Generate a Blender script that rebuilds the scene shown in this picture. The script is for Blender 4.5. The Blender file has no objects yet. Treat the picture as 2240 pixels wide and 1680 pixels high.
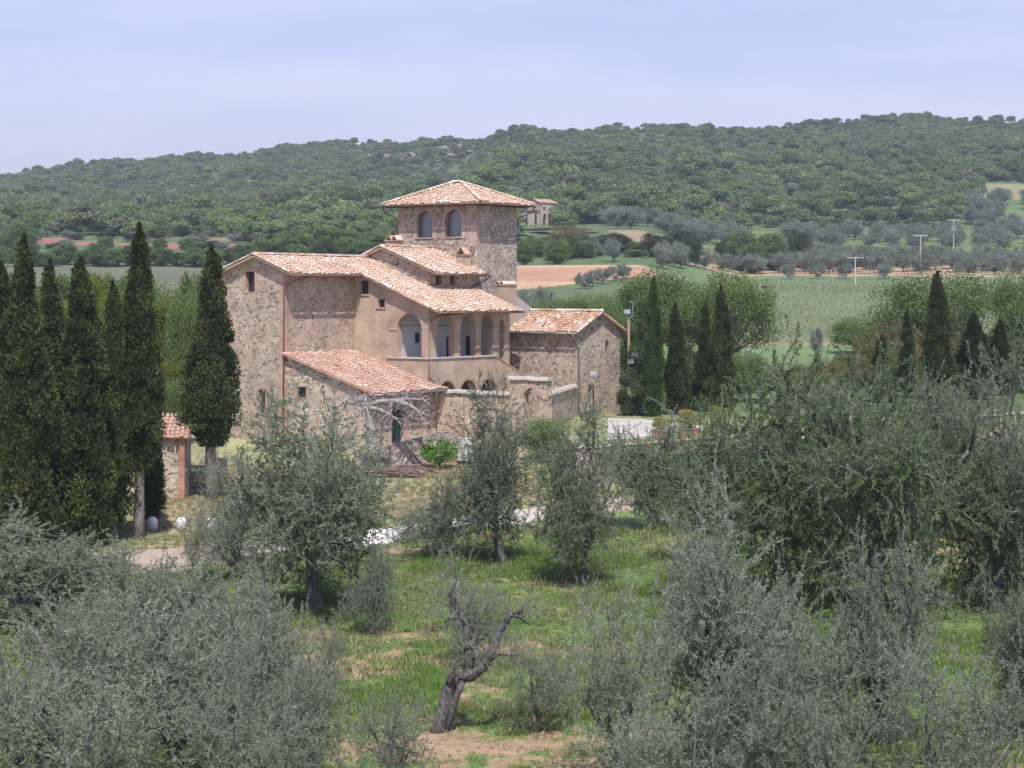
import bpy, math, random
import numpy as np
from mathutils import Vector, Matrix
from mathutils.geometry import tessellate_polygon

sc = bpy.context.scene
R = math.radians

# ------------------------------------------------------------------ camera
F, CX, HY, CH = 4000.0, 1120.0, 650.0, 9.2          # focal length in photo pixels, principal column, horizon row, eye height
cam = bpy.data.cameras.new('camera'); camo = bpy.data.objects.new('camera', cam)
sc.collection.objects.link(camo); sc.camera = camo
camo.location = (0, 0, CH); camo.rotation_euler = (R(90), 0, 0)
cam.sensor_width = 36; cam.lens = F / 2240 * 36
cam.shift_y = -(840 - HY) / 2240
cam.clip_start = 0.5; cam.clip_end = 8000

# ------------------------------------------------------------------ sky and sun
SUN_EL, SUN_AZ = 59.0, 175.0                        # azimuth clockwise from +Y: behind the camera
w = bpy.data.worlds.new("World"); sc.world = w; w.use_nodes = True
nt = w.node_tree; bg = nt.nodes['Background']
sky = nt.nodes.new('ShaderNodeTexSky'); sky.sky_type = 'NISHITA'; sky.sun_disc = False
sky.sun_elevation = R(SUN_EL); sky.sun_rotation = R(SUN_AZ)
sky.air_density = 1.0; sky.dust_density = 0.6; sky.ozone_density = 3.0
hs = nt.nodes.new('ShaderNodeMix'); hs.data_type = 'RGBA'; hs.blend_type = 'MULTIPLY'; hs.inputs[0].default_value = 1
hs.inputs[7].default_value = (1.12, 0.98, 1.24, 1)
tc = nt.nodes.new('ShaderNodeTexCoord'); mp = nt.nodes.new('ShaderNodeMapping'); mp.inputs['Scale'].default_value = (2.6, 2.6, 15)
nz = nt.nodes.new('ShaderNodeTexNoise'); nz.inputs['Scale'].default_value = 1.6; nz.inputs['Detail'].default_value = 5
mr = nt.nodes.new('ShaderNodeMapRange'); mr.inputs['From Min'].default_value = .42; mr.inputs['From Max'].default_value = .72
mr.inputs['To Min'].default_value = 0; mr.inputs['To Max'].default_value = .32
mx = nt.nodes.new('ShaderNodeMix'); mx.data_type = 'RGBA'
mx.inputs[7].default_value = (9.6, 9.7, 10.9, 1)
nt.links.new(tc.outputs['Generated'], mp.inputs[0]); nt.links.new(mp.outputs[0], nz.inputs['Vector'])
nt.links.new(nz.outputs[0], mr.inputs[0]); nt.links.new(mr.outputs[0], mx.inputs[0])
nt.links.new(sky.outputs[0], hs.inputs[6]); nt.links.new(hs.outputs[2], mx.inputs[6])
sx = nt.nodes.new('ShaderNodeSeparateXYZ'); nt.links.new(tc.outputs['Generated'], sx.inputs[0])   # pale haze low in the sky
vr = nt.nodes.new('ShaderNodeMapRange'); vr.inputs['From Min'].default_value = .0; vr.inputs['From Max'].default_value = .30; vr.inputs['To Min'].default_value = .62; vr.inputs['To Max'].default_value = 0
nt.links.new(sx.outputs[2], vr.inputs[0]); m2 = nt.nodes.new('ShaderNodeMix'); m2.data_type = 'RGBA'; m2.inputs[7].default_value = (8.2, 8.35, 9.6, 1)
nt.links.new(vr.outputs[0], m2.inputs[0]); nt.links.new(mx.outputs[2], m2.inputs[6])
nt.links.new(m2.outputs[2], bg.inputs[0]); bg.inputs[1].default_value = 0.1
sun = bpy.data.lights.new('sun', 'SUN'); sun.energy = 4.5; sun.angle = R(0.55); sun.color = (1, .97, .93)
suno = bpy.data.objects.new('sun', sun); sc.collection.objects.link(suno)
sd = Vector((math.sin(R(SUN_AZ)) * math.cos(R(SUN_EL)), math.cos(R(SUN_AZ)) * math.cos(R(SUN_EL)), math.sin(R(SUN_EL))))
suno.rotation_euler = sd.to_track_quat('Z', 'Y').to_euler()
sc.view_settings.view_transform = 'Standard'; sc.view_settings.look = 'None'
sc.view_settings.exposure = 0.33; sc.view_settings.gamma = 1
sc.render.engine = 'CYCLES'
sc.cycles.max_bounces = 6; sc.cycles.diffuse_bounces = 3; sc.cycles.transmission_bounces = 3; sc.cycles.volume_bounces = 0
sc.cycles.use_adaptive_sampling = True; sc.cycles.adaptive_threshold = 0.02
sc.cycles.use_denoising = True

# ------------------------------------------------------------------ small helpers
def link(o, parent=None):
    sc.collection.objects.link(o)
    if parent is not None: o.parent = parent
    return o
def tag(o, label=None, cat=None, group=None, kind=None):
    if label: o['label'] = label
    if cat: o['category'] = cat
    if group: o['group'] = group
    if kind: o['kind'] = kind
    return o
def empty(name, loc, rz=0.0):
    o = bpy.data.objects.new(name, None); o.location = loc; o.rotation_euler = (0, 0, rz); o.empty_display_size = .3
    return link(o)

class MB:
    """collects vertices and faces of one mesh"""
    def __init__(s): s.v = []; s.f = []; s.n = 0; s.a = []
    def add(s, v, f, a=0.5):
        v = np.asarray(v, float); s.v.append(v)
        s.f.extend([tuple(int(i) + s.n for i in q) for q in f]); s.n += len(v)
        s.a.append(np.broadcast_to(np.asarray(a, float), (len(v),)))
    def box(s, a, b, att=.5):
        (x0, y0, z0), (x1, y1, z1) = a, b
        s.add([(x0,y0,z0),(x1,y0,z0),(x1,y1,z0),(x0,y1,z0),(x0,y0,z1),(x1,y0,z1),(x1,y1,z1),(x0,y1,z1)],
              [(0,3,2,1),(4,5,6,7),(0,1,5,4),(1,2,6,5),(2,3,7,6),(3,0,4,7)], att)
    def prism(s, pts, z0, z1):
        n = len(pts); v = [(x, y, z0) for x, y in pts] + [(x, y, z1) for x, y in pts]
        f = [(i, (i+1) % n, n+(i+1) % n, n+i) for i in range(n)]
        s.add(v, f + [tuple(range(n-1, -1, -1)), tuple(range(n, 2*n))])
    def tube(s, path, rad, sides=6, att=.5):
        v, f = tube(path, rad, sides); s.add(v, f, att)
    def build(s, name, mat, parent=None, smooth=False, attr=False):
        me = bpy.data.meshes.new(name)
        V = np.concatenate(s.v) if s.v else np.zeros((0, 3))
        me.from_pydata(V.tolist(), [], s.f); me.materials.append(mat)
        if smooth: me.polygons.foreach_set('use_smooth', [True]*len(me.polygons))
        if attr:
            at = me.attributes.new('rnd', 'FLOAT', 'POINT'); at.data.foreach_set('value', np.concatenate(s.a).astype(np.float32))
        me.update()
        return link(bpy.data.objects.new(name, me), parent)

def tube(path, rad, sides=6):
    P = np.asarray(path, float); n = len(P)
    r = np.broadcast_to(np.asarray(rad, float), (n,))
    T = np.gradient(P, axis=0); T /= np.linalg.norm(T, axis=1)[:, None] + 1e-9
    ref = np.array([0, 0, 1.0]) if abs(T[:, 2]).mean() < .8 else np.array([1.0, 0, 0])
    A = np.cross(T, ref); A /= np.linalg.norm(A, axis=1)[:, None] + 1e-9
    B = np.cross(T, A)
    th = np.arange(sides) * 2 * math.pi / sides
    V = P[:, None] + (A[:, None] * np.cos(th)[None, :, None] + B[:, None] * np.sin(th)[None, :, None]) * r[:, None, None]
    V = V.reshape(-1, 3); f = []
    for i in range(n-1):
        for k in range(sides):
            a = i*sides + k; b = i*sides + (k+1) % sides
            f.append((a, b, b+sides, a+sides))
    f.append(tuple(range(sides-1, -1, -1))); f.append(tuple((n-1)*sides + k for k in range(sides)))
    return V, f

def raw_mesh(name, V, Fq, mat, rnd=None, smooth=False, col=None):
    """V (n,3) float, Fq (m,k) int -> mesh datablock, fast"""
    me = bpy.data.meshes.new(name); V = np.asarray(V, np.float32); Fq = np.asarray(Fq, np.int32); m, k = Fq.shape
    me.vertices.add(len(V)); me.vertices.foreach_set('co', V.ravel())
    me.loops.add(m*k); me.loops.foreach_set('vertex_index', Fq.ravel())
    me.polygons.add(m); me.polygons.foreach_set('loop_start', np.arange(0, m*k, k, dtype=np.int32))
    me.update(calc_edges=True)
    if smooth: me.polygons.foreach_set('use_smooth', np.ones(m, bool))
    if rnd is not None:
        at = me.attributes.new('rnd', 'FLOAT', 'POINT'); at.data.foreach_set('value', np.asarray(rnd, np.float32))
    if col is not None:
        at = me.attributes.new('Col', 'FLOAT_COLOR', 'POINT'); at.data.foreach_set('color', np.asarray(col, np.float32).ravel())
    me.materials.append(mat); me.update()
    return me

# lattice value noise in numpy
_rs = np.random.RandomState(5); _lat = _rs.rand(256, 256)
def vnoise(x, y, s=1.0, o=3, seed=0):
    x = np.asarray(x, float)/s + seed*17.3; y = np.asarray(y, float)/s + seed*9.7
    tot = 0; amp = 1; nrm = 0
    for k in range(o):
        xi = np.floor(x).astype(int); yi = np.floor(y).astype(int); fx = x-xi; fy = y-yi
        fx = fx*fx*(3-2*fx); fy = fy*fy*(3-2*fy)
        a = _lat[xi & 255, yi & 255]; b = _lat[(xi+1) & 255, yi & 255]; c = _lat[xi & 255, (yi+1) & 255]; d = _lat[(xi+1) & 255, (yi+1) & 255]
        tot = tot + amp*((a*(1-fx)+b*fx)*(1-fy)+(c*(1-fx)+d*fx)*fy); nrm += amp; amp *= .5; x = x*2.03+11; y = y*2.03+5
    return tot/nrm
def sstep(a, b, x): t = np.clip((np.asarray(x, float)-a)/(b-a), 0, 1); return t*t*(3-2*t)

# ------------------------------------------------------------------ materials
def nmat(name):
    m = bpy.data.materials.new(name); m.use_nodes = True
    return m, m.node_tree, m.node_tree.nodes['Principled BSDF']
def N(nt, t, **kw):
    n = nt.nodes.new(t)
    for k, v in kw.items():
        if k.startswith('_'): setattr(n, k[1:], v)
        else: n.inputs[k.replace('__', ' ')].default_value = v
    return n
def ramp(nt, stops, interp='LINEAR'):
    r = nt.nodes.new('ShaderNodeValToRGB'); cr = r.color_ramp; cr.interpolation = interp
    while len(cr.elements) < len(stops): cr.elements.new(.5)
    for e, (p, c) in zip(cr.elements, stops): e.position = p; e.color = (*c, 1)
    return r
def mixc(nt, fac, a, b, mode='MIX'):
    n = nt.nodes.new('ShaderNodeMix'); n.data_type = 'RGBA'; n.blend_type = mode
    for i, s in ((0, fac), (6, a), (7, b)):
        if hasattr(s, 'links'): nt.links.new(s, n.inputs[i])
        elif i == 0: n.inputs[0].default_value = s
        else: n.inputs[i].default_value = (*s, 1)
    return n.outputs[2]
def math_(nt, op, a, b=None):
    n = nt.nodes.new('ShaderNodeMath'); n.operation = op
    for i, s in ((0, a), (1, b)):
        if s is None: continue
        if hasattr(s, 'links'): nt.links.new(s, n.inputs[i])
        else: n.inputs[i].default_value = s
    return n.outputs[0]

def mat_plain(name, col, rough=.8, var=.15, scale=3, metal=0, bump=0):
    m, t, p = nmat(name); c = t.nodes.new('ShaderNodeTexCoord'); n = N(t, 'ShaderNodeTexNoise', Scale=scale, Detail=5)
    t.links.new(c.outputs['Object'], n.inputs['Vector'])
    r = ramp(t, [(.3, tuple(x*(1-var) for x in col)), (.7, tuple(min(1, x*(1+var)) for x in col))])
    t.links.new(n.outputs[0], r.inputs[0]); t.links.new(r.outputs[0], p.inputs['Base Color'])
    p.inputs['Roughness'].default_value = rough; p.inputs['Metallic'].default_value = metal
    if bump:
        b = N(t, 'ShaderNodeBump', Strength=bump, Distance=.02); t.links.new(n.outputs[0], b.inputs['Height']); t.links.new(b.outputs[0], p.inputs['Normal'])
    return m

def mat_rubble(name, mortar, stones, scale=3.2, cover=.5, zs=1.5, patch=.5, brick=None):
    """rubble masonry: stones of random colour in lime mortar, with areas where mortar covers more of them"""
    m, t, p = nmat(name); L = t.links
    c = t.nodes.new('ShaderNodeTexCoord'); mp = t.nodes.new('ShaderNodeMapping'); mp.inputs['Scale'].default_value = (1, 1, zs)
    L.new(c.outputs['Object'], mp.inputs[0])
    n1 = N(t, 'ShaderNodeTexNoise', Scale=4.0, Detail=2); L.new(mp.outputs[0], n1.inputs['Vector'])
    vm = t.nodes.new('ShaderNodeVectorMath'); vm.operation = 'MULTIPLY_ADD'; vm.inputs[1].default_value = (.16, .16, .16)
    L.new(n1.outputs['Color'], vm.inputs[0]); L.new(mp.outputs[0], vm.inputs[2])
    v = N(t, 'ShaderNodeTexVoronoi', Scale=scale); L.new(vm.outputs[0], v.inputs['Vector'])
    ve = N(t, 'ShaderNodeTexVoronoi', Scale=scale); ve.feature = 'DISTANCE_TO_EDGE'; L.new(vm.outputs[0], ve.inputs['Vector'])
    sep = t.nodes.new('ShaderNodeSeparateColor'); L.new(v.outputs['Color'], sep.inputs[0])
    rs = ramp(t, [(i/(len(stones)), s) for i, s in enumerate(stones)], 'CONSTANT'); L.new(sep.outputs[0], rs.inputs[0])
    # per-stone coverage: some cells vanish under mortar, more of them in plastered patches
    n2 = N(t, 'ShaderNodeTexNoise', Scale=.55, Detail=4); L.new(c.outputs['Object'], n2.inputs['Vector'])
    thr = math_(t, 'MULTIPLY_ADD', n2.outputs[0], patch*2.4); t.nodes[-1].inputs[2].default_value = (1-cover) - patch*1.2
    show = math_(t, 'GREATER_THAN', sep.outputs[1], thr)
    edge = N(t, 'ShaderNodeMapRange'); edge.inputs['From Min'].default_value = .05; edge.inputs['From Max'].default_value = .12; L.new(ve.outputs['Distance'], edge.inputs[0])
    msk = math_(t, 'MULTIPLY', show, edge.outputs[0])
    n3 = N(t, 'ShaderNodeTexNoise', Scale=9, Detail=6); L.new(c.outputs['Object'], n3.inputs['Vector'])
    rm = ramp(t, [(.3, tuple(x*.74 for x in mortar)), (.5, mortar), (.72, tuple(min(1, x*1.22) for x in mortar))]); L.new(n3.outputs[0], rm.inputs[0])
    mort = rm.outputs[0]
    if brick:
        n4 = N(t, 'ShaderNodeTexNoise', Scale=.35, Detail=3); L.new(c.outputs['Object'], n4.inputs['Vector'])
        rb = ramp(t, [(.5, (0, 0, 0)), (.62, (1, 1, 1))]); L.new(n4.outputs[0], rb.inputs[0]); mort = mixc(t, rb.outputs[0], mort, brick)
    col = mixc(t, msk, mort, rs.outputs[0])
    n5 = N(t, 'ShaderNodeTexNoise', Scale=.9, Detail=5); L.new(c.outputs['Object'], n5.inputs['Vector'])
    rv = ramp(t, [(.3, (.72, .70, .68)), (.7, (1.12, 1.12, 1.1))]); L.new(n5.outputs[0], rv.inputs[0])
    col = mixc(t, 1.0, col, rv.outputs[0], 'MULTIPLY')
    L.new(col, p.inputs['Base Color']); p.inputs['Roughness'].default_value = .92
    h = math_(t, 'MULTIPLY_ADD', n3.outputs[0], .4); L.new(msk, t.nodes[-1].inputs[2])
    b = N(t, 'ShaderNodeBump', Strength=.9, Distance=.05); L.new(h, b.inputs['Height']); L.new(b.outputs[0], p.inputs['Normal'])
    return m

def mat_brick(name, c1, c2, mortar, axis='A', scale=1.0, msize=.012):
    """thin tan brickwork laid in courses; courses follow local z, joints follow the wall"""
    m, t, p = nmat(name); L = t.links
    c = t.nodes.new('ShaderNodeTexCoord'); s = t.nodes.new('ShaderNodeSeparateXYZ'); L.new(c.outputs['Object'], s.inputs[0])
    h = math_(t, 'ADD', s.outputs[0], s.outputs[1]); cb = t.nodes.new('ShaderNodeCombineXYZ'); L.new(h, cb.inputs[0]); L.new(s.outputs[2], cb.inputs[1])
    b = N(t, 'ShaderNodeTexBrick', Scale=scale); b.inputs['Brick Width'].default_value = .28; b.inputs['Row Height'].default_value = .07
    b.inputs['Mortar Size'].default_value = msize; b.inputs['Color1'].default_value = (*c1, 1); b.inputs['Color2'].default_value = (*c2, 1); b.inputs['Mortar'].default_value = (*mortar, 1)
    L.new(cb.outputs[0], b.inputs['Vector'])
    n = N(t, 'ShaderNodeTexNoise', Scale=.8, Detail=7, Roughness=.62); L.new(c.outputs['Object'], n.inputs['Vector'])
    r = ramp(t, [(.3, (.60, .57, .54)), (.45, (.90, .88, .86)), (.55, (1.0, .99, .98)), (.66, (1.25, 1.24, 1.2))]); L.new(n.outputs[0], r.inputs[0])
    col = mixc(t, 1.0, b.outputs[0], r.outputs[0], 'MULTIPLY')
    L.new(col, p.inputs['Base Color']); p.inputs['Roughness'].default_value = .9
    bp = N(t, 'ShaderNodeBump', Strength=.4, Distance=.01); L.new(b.outputs['Fac'], bp.inputs['Height']); L.new(bp.outputs[0], p.inputs['Normal'])
    return m

def mat_tile(name, stops):
    m, t, p = nmat(name); L = t.links
    a = N(t, 'ShaderNodeAttribute'); a.attribute_name = 'rnd'
    r = ramp(t, stops, 'LINEAR'); L.new(a.outputs['Fac'], r.inputs[0])
    c = t.nodes.new('ShaderNodeTexCoord'); n = N(t, 'ShaderNodeTexNoise', Scale=7, Detail=6); L.new(c.outputs['Object'], n.inputs['Vector'])
    rr = ramp(t, [(.3, (.62, .58, .55)), (.5, (1, 1, 1)), (.75, (1.12, 1.12, 1.05))]); L.new(n.outputs[0], rr.inputs[0])
    n2 = N(t, 'ShaderNodeTexNoise', Scale=.7, Detail=5); L.new(c.outputs['Object'], n2.inputs['Vector'])
    r2 = ramp(t, [(.5, (0, 0, 0)), (.66, (.75, .75, .75))]); L.new(n2.outputs[0], r2.inputs[0])
    col = mixc(t, 1.0, r.outputs[0], rr.outputs[0], 'MULTIPLY')
    col = mixc(t, r2.outputs[0], col, mixc(t, .5, col, (.62, .50, .42)))
    L.new(col, p.inputs['Base Color']); p.inputs['Roughness'].default_value = .9
    return m

def mat_leaf(name, stops, trans=.3, objvar=.0, locscale=0, locstops=None, rough=None, nscale=0):
    m = bpy.data.materials.new(name); m.use_nodes = True; t = m.node_tree; L = t.links; t.nodes.clear()
    out = t.nodes.new('ShaderNodeOutputMaterial')
    a = N(t, 'ShaderNodeAttribute'); a.attribute_name = 'rnd'
    r = ramp(t, stops); L.new(a.outputs['Fac'], r.inputs[0]); col = r.outputs[0]
    oi = t.nodes.new('ShaderNodeObjectInfo')
    if objvar:
        rr = ramp(t, [(0, (1-objvar,)*3), (1, (1+objvar, 1+objvar*.9, 1+objvar*.6))]); L.new(oi.outputs['Random'], rr.inputs[0])
        col = mixc(t, 1.0, col, rr.outputs[0], 'MULTIPLY')
    if locstops:
        wn = t.nodes.new('ShaderNodeTexWhiteNoise'); wn.noise_dimensions = '1D'; L.new(oi.outputs['Random'], wn.inputs['W'])
        nn = N(t, 'ShaderNodeTexNoise', Scale=locscale, Detail=3); L.new(oi.outputs['Location'], nn.inputs['Vector'])
        s1 = math_(t, 'MULTIPLY', wn.outputs[0], .55); s2 = math_(t, 'MULTIPLY_ADD', nn.outputs[0], 1.0); t.nodes[-1].inputs[2].default_value = -.28
        f = math_(t, 'ADD', s1, s2); lr = ramp(t, locstops); L.new(f, lr.inputs[0])
        col = mixc(t, 1.0, col, lr.outputs[0], 'MULTIPLY')
    if nscale:
        c = t.nodes.new('ShaderNodeTexCoord'); nn = N(t, 'ShaderNodeTexNoise', Scale=nscale, Detail=3); L.new(c.outputs['Object'], nn.inputs['Vector'])
        rr = ramp(t, [(.32, (.62, .7, .7)), (.5, (1, 1, 1)), (.68, (1.45, 1.25, 1.0))]); L.new(nn.outputs[0], rr.inputs[0])
        col = mixc(t, 1.0, col, rr.outputs[0], 'MULTIPLY')
    d = t.nodes.new('ShaderNodeBsdfDiffuse'); tr = t.nodes.new('ShaderNodeBsdfTranslucent'); mx = t.nodes.new('ShaderNodeMixShader'); mx.inputs[0].default_value = trans
    L.new(col, d.inputs[0]); L.new(col, tr.inputs[0]); L.new(d.outputs[0], mx.inputs[1]); L.new(tr.outputs[0], mx.inputs[2])
    L.new(mx.outputs[0], out.inputs[0])
    return m

def mat_bark(name, a, b, scale=9):
    m, t, p = nmat(name); L = t.links
    c = t.nodes.new('ShaderNodeTexCoord'); mp = t.nodes.new('ShaderNodeMapping'); mp.inputs['Scale'].default_value = (3, 3, .7); L.new(c.outputs['Object'], mp.inputs[0])
    n = N(t, 'ShaderNodeTexNoise', Scale=scale*.5, Detail=7, Roughness=.65); L.new(mp.outputs[0], n.inputs['Vector'])
    r = ramp(t, [(.34, a), (.62, b)]); L.new(n.outputs[0], r.inputs[0]); L.new(r.outputs[0], p.inputs['Base Color'])
    bp = N(t, 'ShaderNodeBump', Strength=1, Distance=.06); L.new(n.outputs[0], bp.inputs['Height']); L.new(bp.outputs[0], p.inputs['Normal'])
    p.inputs['Roughness'].default_value = .95
    return m

STONES = [(.36,.29,.23), (.27,.21,.17), (.48,.39,.31), (.33,.29,.26), (.19,.15,.125), (.38,.26,.18), (.64,.58,.51), (.25,.21,.175)]
M_rub = mat_rubble('rubble_masonry', (.475,.38,.285), STONES, 4.3, .42, 1.5, .45, (.47,.36,.29))
M_rubT = mat_rubble('coarse_tower_masonry', (.47,.39,.325), STONES, 4.6, .62, 1.6, .25)
M_rubC = mat_rubble('courtyard_masonry', (.52,.40,.295), STONES, 4.3, .4, 1.5, .5)
M_rubL = mat_rubble('lean_to_masonry', (.52,.425,.335), STONES, 3.7, .6, 1.7, .25)
M_dry = mat_rubble('grey_fieldstone', (.36,.28,.23), [(.30,.26,.24),(.42,.38,.35),(.22,.18,.16),(.5,.46,.42),(.33,.27,.23)], 3.6, .85, 1.5, .1)
M_brkT = mat_brick('tan_brick', (.49,.37,.265), (.42,.31,.22), (.49,.395,.305))
M_brkM = mat_brick('weathered_brick', (.45,.315,.24), (.40,.27,.20), (.46,.36,.29))
M_brkR = mat_brick('red_brick', (.44,.265,.195), (.48,.32,.245), (.48,.37,.30))
M_brkD = mat_brick('worn_orange_brick', (.40,.20,.13), (.36,.17,.11), (.40,.28,.21))
M_white = mat_plain('limewash', (.66,.65,.66), .9, .05, 2)
M_grey_plaster = mat_plain('grey_plaster', (.40,.36,.33), .9, .1, 3)
M_brown = mat_plain('brown_render', (.26,.17,.12), .9, .2, 3)
M_eave = mat_plain('eave_wood', (.13,.085,.06), .85, .25, 5)
M_stoneW = mat_plain('pale_stone_trim', (.52,.47,.42), .85, .25, 9, bump=.4)
M_cope = mat_plain('mossy_coping', (.40,.345,.30), .95, .4, 11, bump=.6)
M_dark = mat_plain('dark_interior', (.02,.017,.016), .8, .2, 3)
M_glass = mat_plain('window_glass', (.19,.21,.235), .15, .05, 1)
M_glassD = mat_plain('dark_window_glass', (.035,.035,.04), .2, .05, 1)
M_frame = mat_plain('brown_frame', (.12,.06,.045), .6, .2, 8)
M_copper = mat_plain('brown_metal_pipe', (.16,.085,.06), .5, .2, 6)
M_zinc = mat_plain('zinc', (.24,.26,.29), .45, .1, 6, .3)
M_green = mat_plain('green_door_paint', (.022,.06,.06), .5, .5, 1.6)
M_black = mat_plain('black_iron', (.012,.013,.015), .5, .1, 5)
M_lamp = mat_plain('lamp_cover', (.36,.39,.43), .35, .08, 5)
M_wood = mat_plain('weathered_pole', (.40,.30,.17), .85, .2, 4)
M_conc = mat_plain('concrete', (.50,.48,.45), .85, .12, 5)
M_slate = mat_plain('grey_sheet', (.27,.265,.27), .6, .08, 3)
M_paint = mat_plain('white_paint', (.78,.77,.76), .6, .05, 5)
M_terra = mat_plain('terracotta', (.31,.15,.10), .8, .15, 8)
M_twig = mat_plain('cut_branches', (.20,.13,.12), .9, .4, 7)
M_tileP = mat_tile('pale_roof_tiles', [(0,(.18,.12,.10)),(.12,(.42,.27,.21)),(.3,(.52,.36,.27)),(.48,(.62,.46,.36)),(.62,(.50,.31,.17)),(.74,(.63,.49,.39)),(.9,(.80,.73,.65)),(1,(.34,.27,.24))])
M_tileR = mat_tile('red_roof_tiles', [(0,(.22,.11,.08)),(.2,(.42,.23,.155)),(.5,(.50,.30,.22)),(.68,(.54,.37,.29)),(.78,(.38,.29,.25)),(.91,(.70,.57,.46)),(1,(.86,.78,.68))])
M_tileO = mat_tile('orange_roof_tiles', [(0,(.24,.12,.07)),(.25,(.44,.24,.14)),(.5,(.53,.32,.20)),(.64,(.53,.38,.29)),(.78,(.70,.57,.47)),(1,(.88,.82,.75))])

B_ol = mat_bark('olive_bark', (.045,.04,.037), (.20,.18,.165))
B_twig = mat_bark('olive_twig_bark', (.13,.12,.10), (.27,.25,.22), 4)
B_dead = mat_bark('dead_olive_bark', (.022,.02,.02), (.20,.185,.18), 16)
B_cy = mat_bark('cypress_bark', (.12,.10,.09), (.27,.24,.22))
B_dec = mat_bark('tree_bark', (.10,.08,.065), (.24,.21,.18))
L_olive = mat_leaf('olive_leaves', [(0,(.12,.155,.08)),(.4,(.215,.262,.158)),(.72,(.30,.335,.24)),(.93,(.33,.36,.30)),(1,(.5,.52,.46))], .42, .12)
L_oliveS = mat_leaf('silvery_olive_leaves', [(0,(.155,.19,.115)),(.4,(.26,.30,.21)),(.75,(.345,.375,.29)),(.95,(.38,.41,.35)),(1,(.55,.56,.5))], .42, .12)
L_oliveD = mat_leaf('dark_olive_leaves', [(0,(.09,.135,.055)),(.45,(.16,.22,.105)),(.82,(.235,.29,.17)),(1,(.36,.39,.31))], .4, .12)
L_oliveF = mat_leaf('distant_olive_leaves', [(0,(.15,.18,.14)),(.6,(.215,.245,.20)),(1,(.29,.32,.27))], .2, .14)
L_cyp = mat_leaf('cypress_foliage', [(0,(.032,.046,.020)),(.5,(.074,.096,.040)),(.86,(.105,.130,.055)),(.96,(.14,.122,.066)),(1,(.24,.20,.14))], .15, .12, nscale=1.1)
L_cypG = mat_leaf('bright_cypress_foliage', [(0,(.026,.052,.018)),(.5,(.064,.115,.038)),(.9,(.105,.165,.06)),(1,(.17,.19,.10))], .2, .1, nscale=.8)
L_dec = mat_leaf('spring_leaves', [(0,(.075,.115,.034)),(.5,(.155,.22,.075)),(.85,(.22,.29,.115)),(1,(.36,.41,.22))], .35, .12)
L_yel = mat_leaf('yellow_green_leaves', [(0,(.085,.105,.02)),(.5,(.18,.205,.045)),(1,(.27,.285,.09))], .35, .12)
L_och = mat_leaf('ochre_leaves', [(0,(.10,.095,.04)),(.5,(.195,.17,.08)),(1,(.29,.25,.13))], .3, .12)
L_fig = mat_leaf('fig_leaves', [(0,(.05,.11,.015)),(.5,(.12,.27,.035)),(1,(.24,.42,.09))], .35, .05)
L_oak = mat_leaf('holm_oak_leaves', [(0,(.030,.045,.022)),(.6,(.070,.092,.043)),(1,(.13,.15,.08))], .15, .15)
L_blos = mat_leaf('pale_flowers', [(0,(.6,.6,.5)),(1,(.8,.8,.75))], .3)
L_forest = mat_leaf('woodland_foliage', [(0,(.7,.74,.7)),(.5,(1,1,1)),(1,(1.4,1.36,1.3))], .42, 0, .012,
    [(.05,(.095,.135,.060)),(.25,(.130,.185,.072)),(.40,(.190,.258,.098)),(.52,(.23,.295,.12)),(.60,(.22,.225,.155)),(.68,(.18,.245,.10)),(.8,(.235,.31,.115)),(.95,(.27,.35,.14))])
L_grass = mat_leaf('grass_blades', [(0,(.10,.185,.035)),(.5,(.17,.285,.065)),(.85,(.25,.36,.11)),(1,(.44,.45,.26))], .35, .25)
L_vine = mat_leaf('vine_leaves', [(0,(.16,.20,.09)),(.6,(.22,.26,.125)),(1,(.27,.28,.17))], .3, .2)

# ------------------------------------------------------------------ terrain
def E(Y, y): return CH + (HY - y)/F*Y
_near = [(-20,-2.6),(12,-2.4),(45,-2.0),(63,-1.8),(80,-1.5),(95,-1.25),(108,-1.15),(114,-.9),(122,-.3)]
_nearR = [(-20,-2.6),(12,-2.2),(45,-1.9),(63,-1.5),(80,-1.25),(95,-1.15),(110,-.9),(122,.3),(128,.87)]
def colL(c, cy=1480): return _near + [(150,1.0),(250,9.8),(400,E(400,585)),(470,E(470,550)),(520,E(520,526)),(560,E(560,515)),(700,E(700,492)),(900,E(900,452)),(1150,E(1150,(452+c)/2-6)),(cy,E(cy,c)),(cy+500,E(cy,c)-25),(3500,60)]
def colM(c): return _near[:-1] + [(122,.3),(135,.9),(150,2),(200,E(200,700)),(300,E(300,632)),(366,E(366,584)),(385,E(385,580)),(450,E(450,545)),(520,E(520,508)),(600,E(600,492)),(760,E(760,440)),(950,E(950,372)),(1250,E(1250,c)),(1700,E(1250,c)-20),(3500,60)]
def colR(c): return _nearR + [(150,1.5),(200,E(200,800)),(230,E(230,752)),(420,E(420,610)),(440,E(440,601)),(560,E(560,545)),(650,E(650,500)),(800,E(800,430)),(950,E(950,365)),(1250,E(1250,c)),(1700,E(1250,c)-20),(3500,60)]
COLS = [(-4000,colL(430)),(0,colL(412)),(200,colL(386)),(400,colL(362)),(560,colL(338)),(750,colL(317,1420)),(860,colL(331,1400)),(1000,colL(322,1350)),(1085,colM(306)),(1120,colM(287)),(1400,colM(283)),(1620,colR(278)),(1800,colR(272)),(2010,colR(258)),(2240,_nearR+[(150,1.5),(200,1.7),(230,3.3),(420,13.4),(440,14.5),(560,E(560,548)),(650,E(650,508)),(780,E(780,442)),(880,E(880,402)),(1250,E(1250,272)),(1700,110),(3500,60)]),(6200,colR(300))]
_cx = np.array([c[0] for c in COLS], float)
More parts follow.
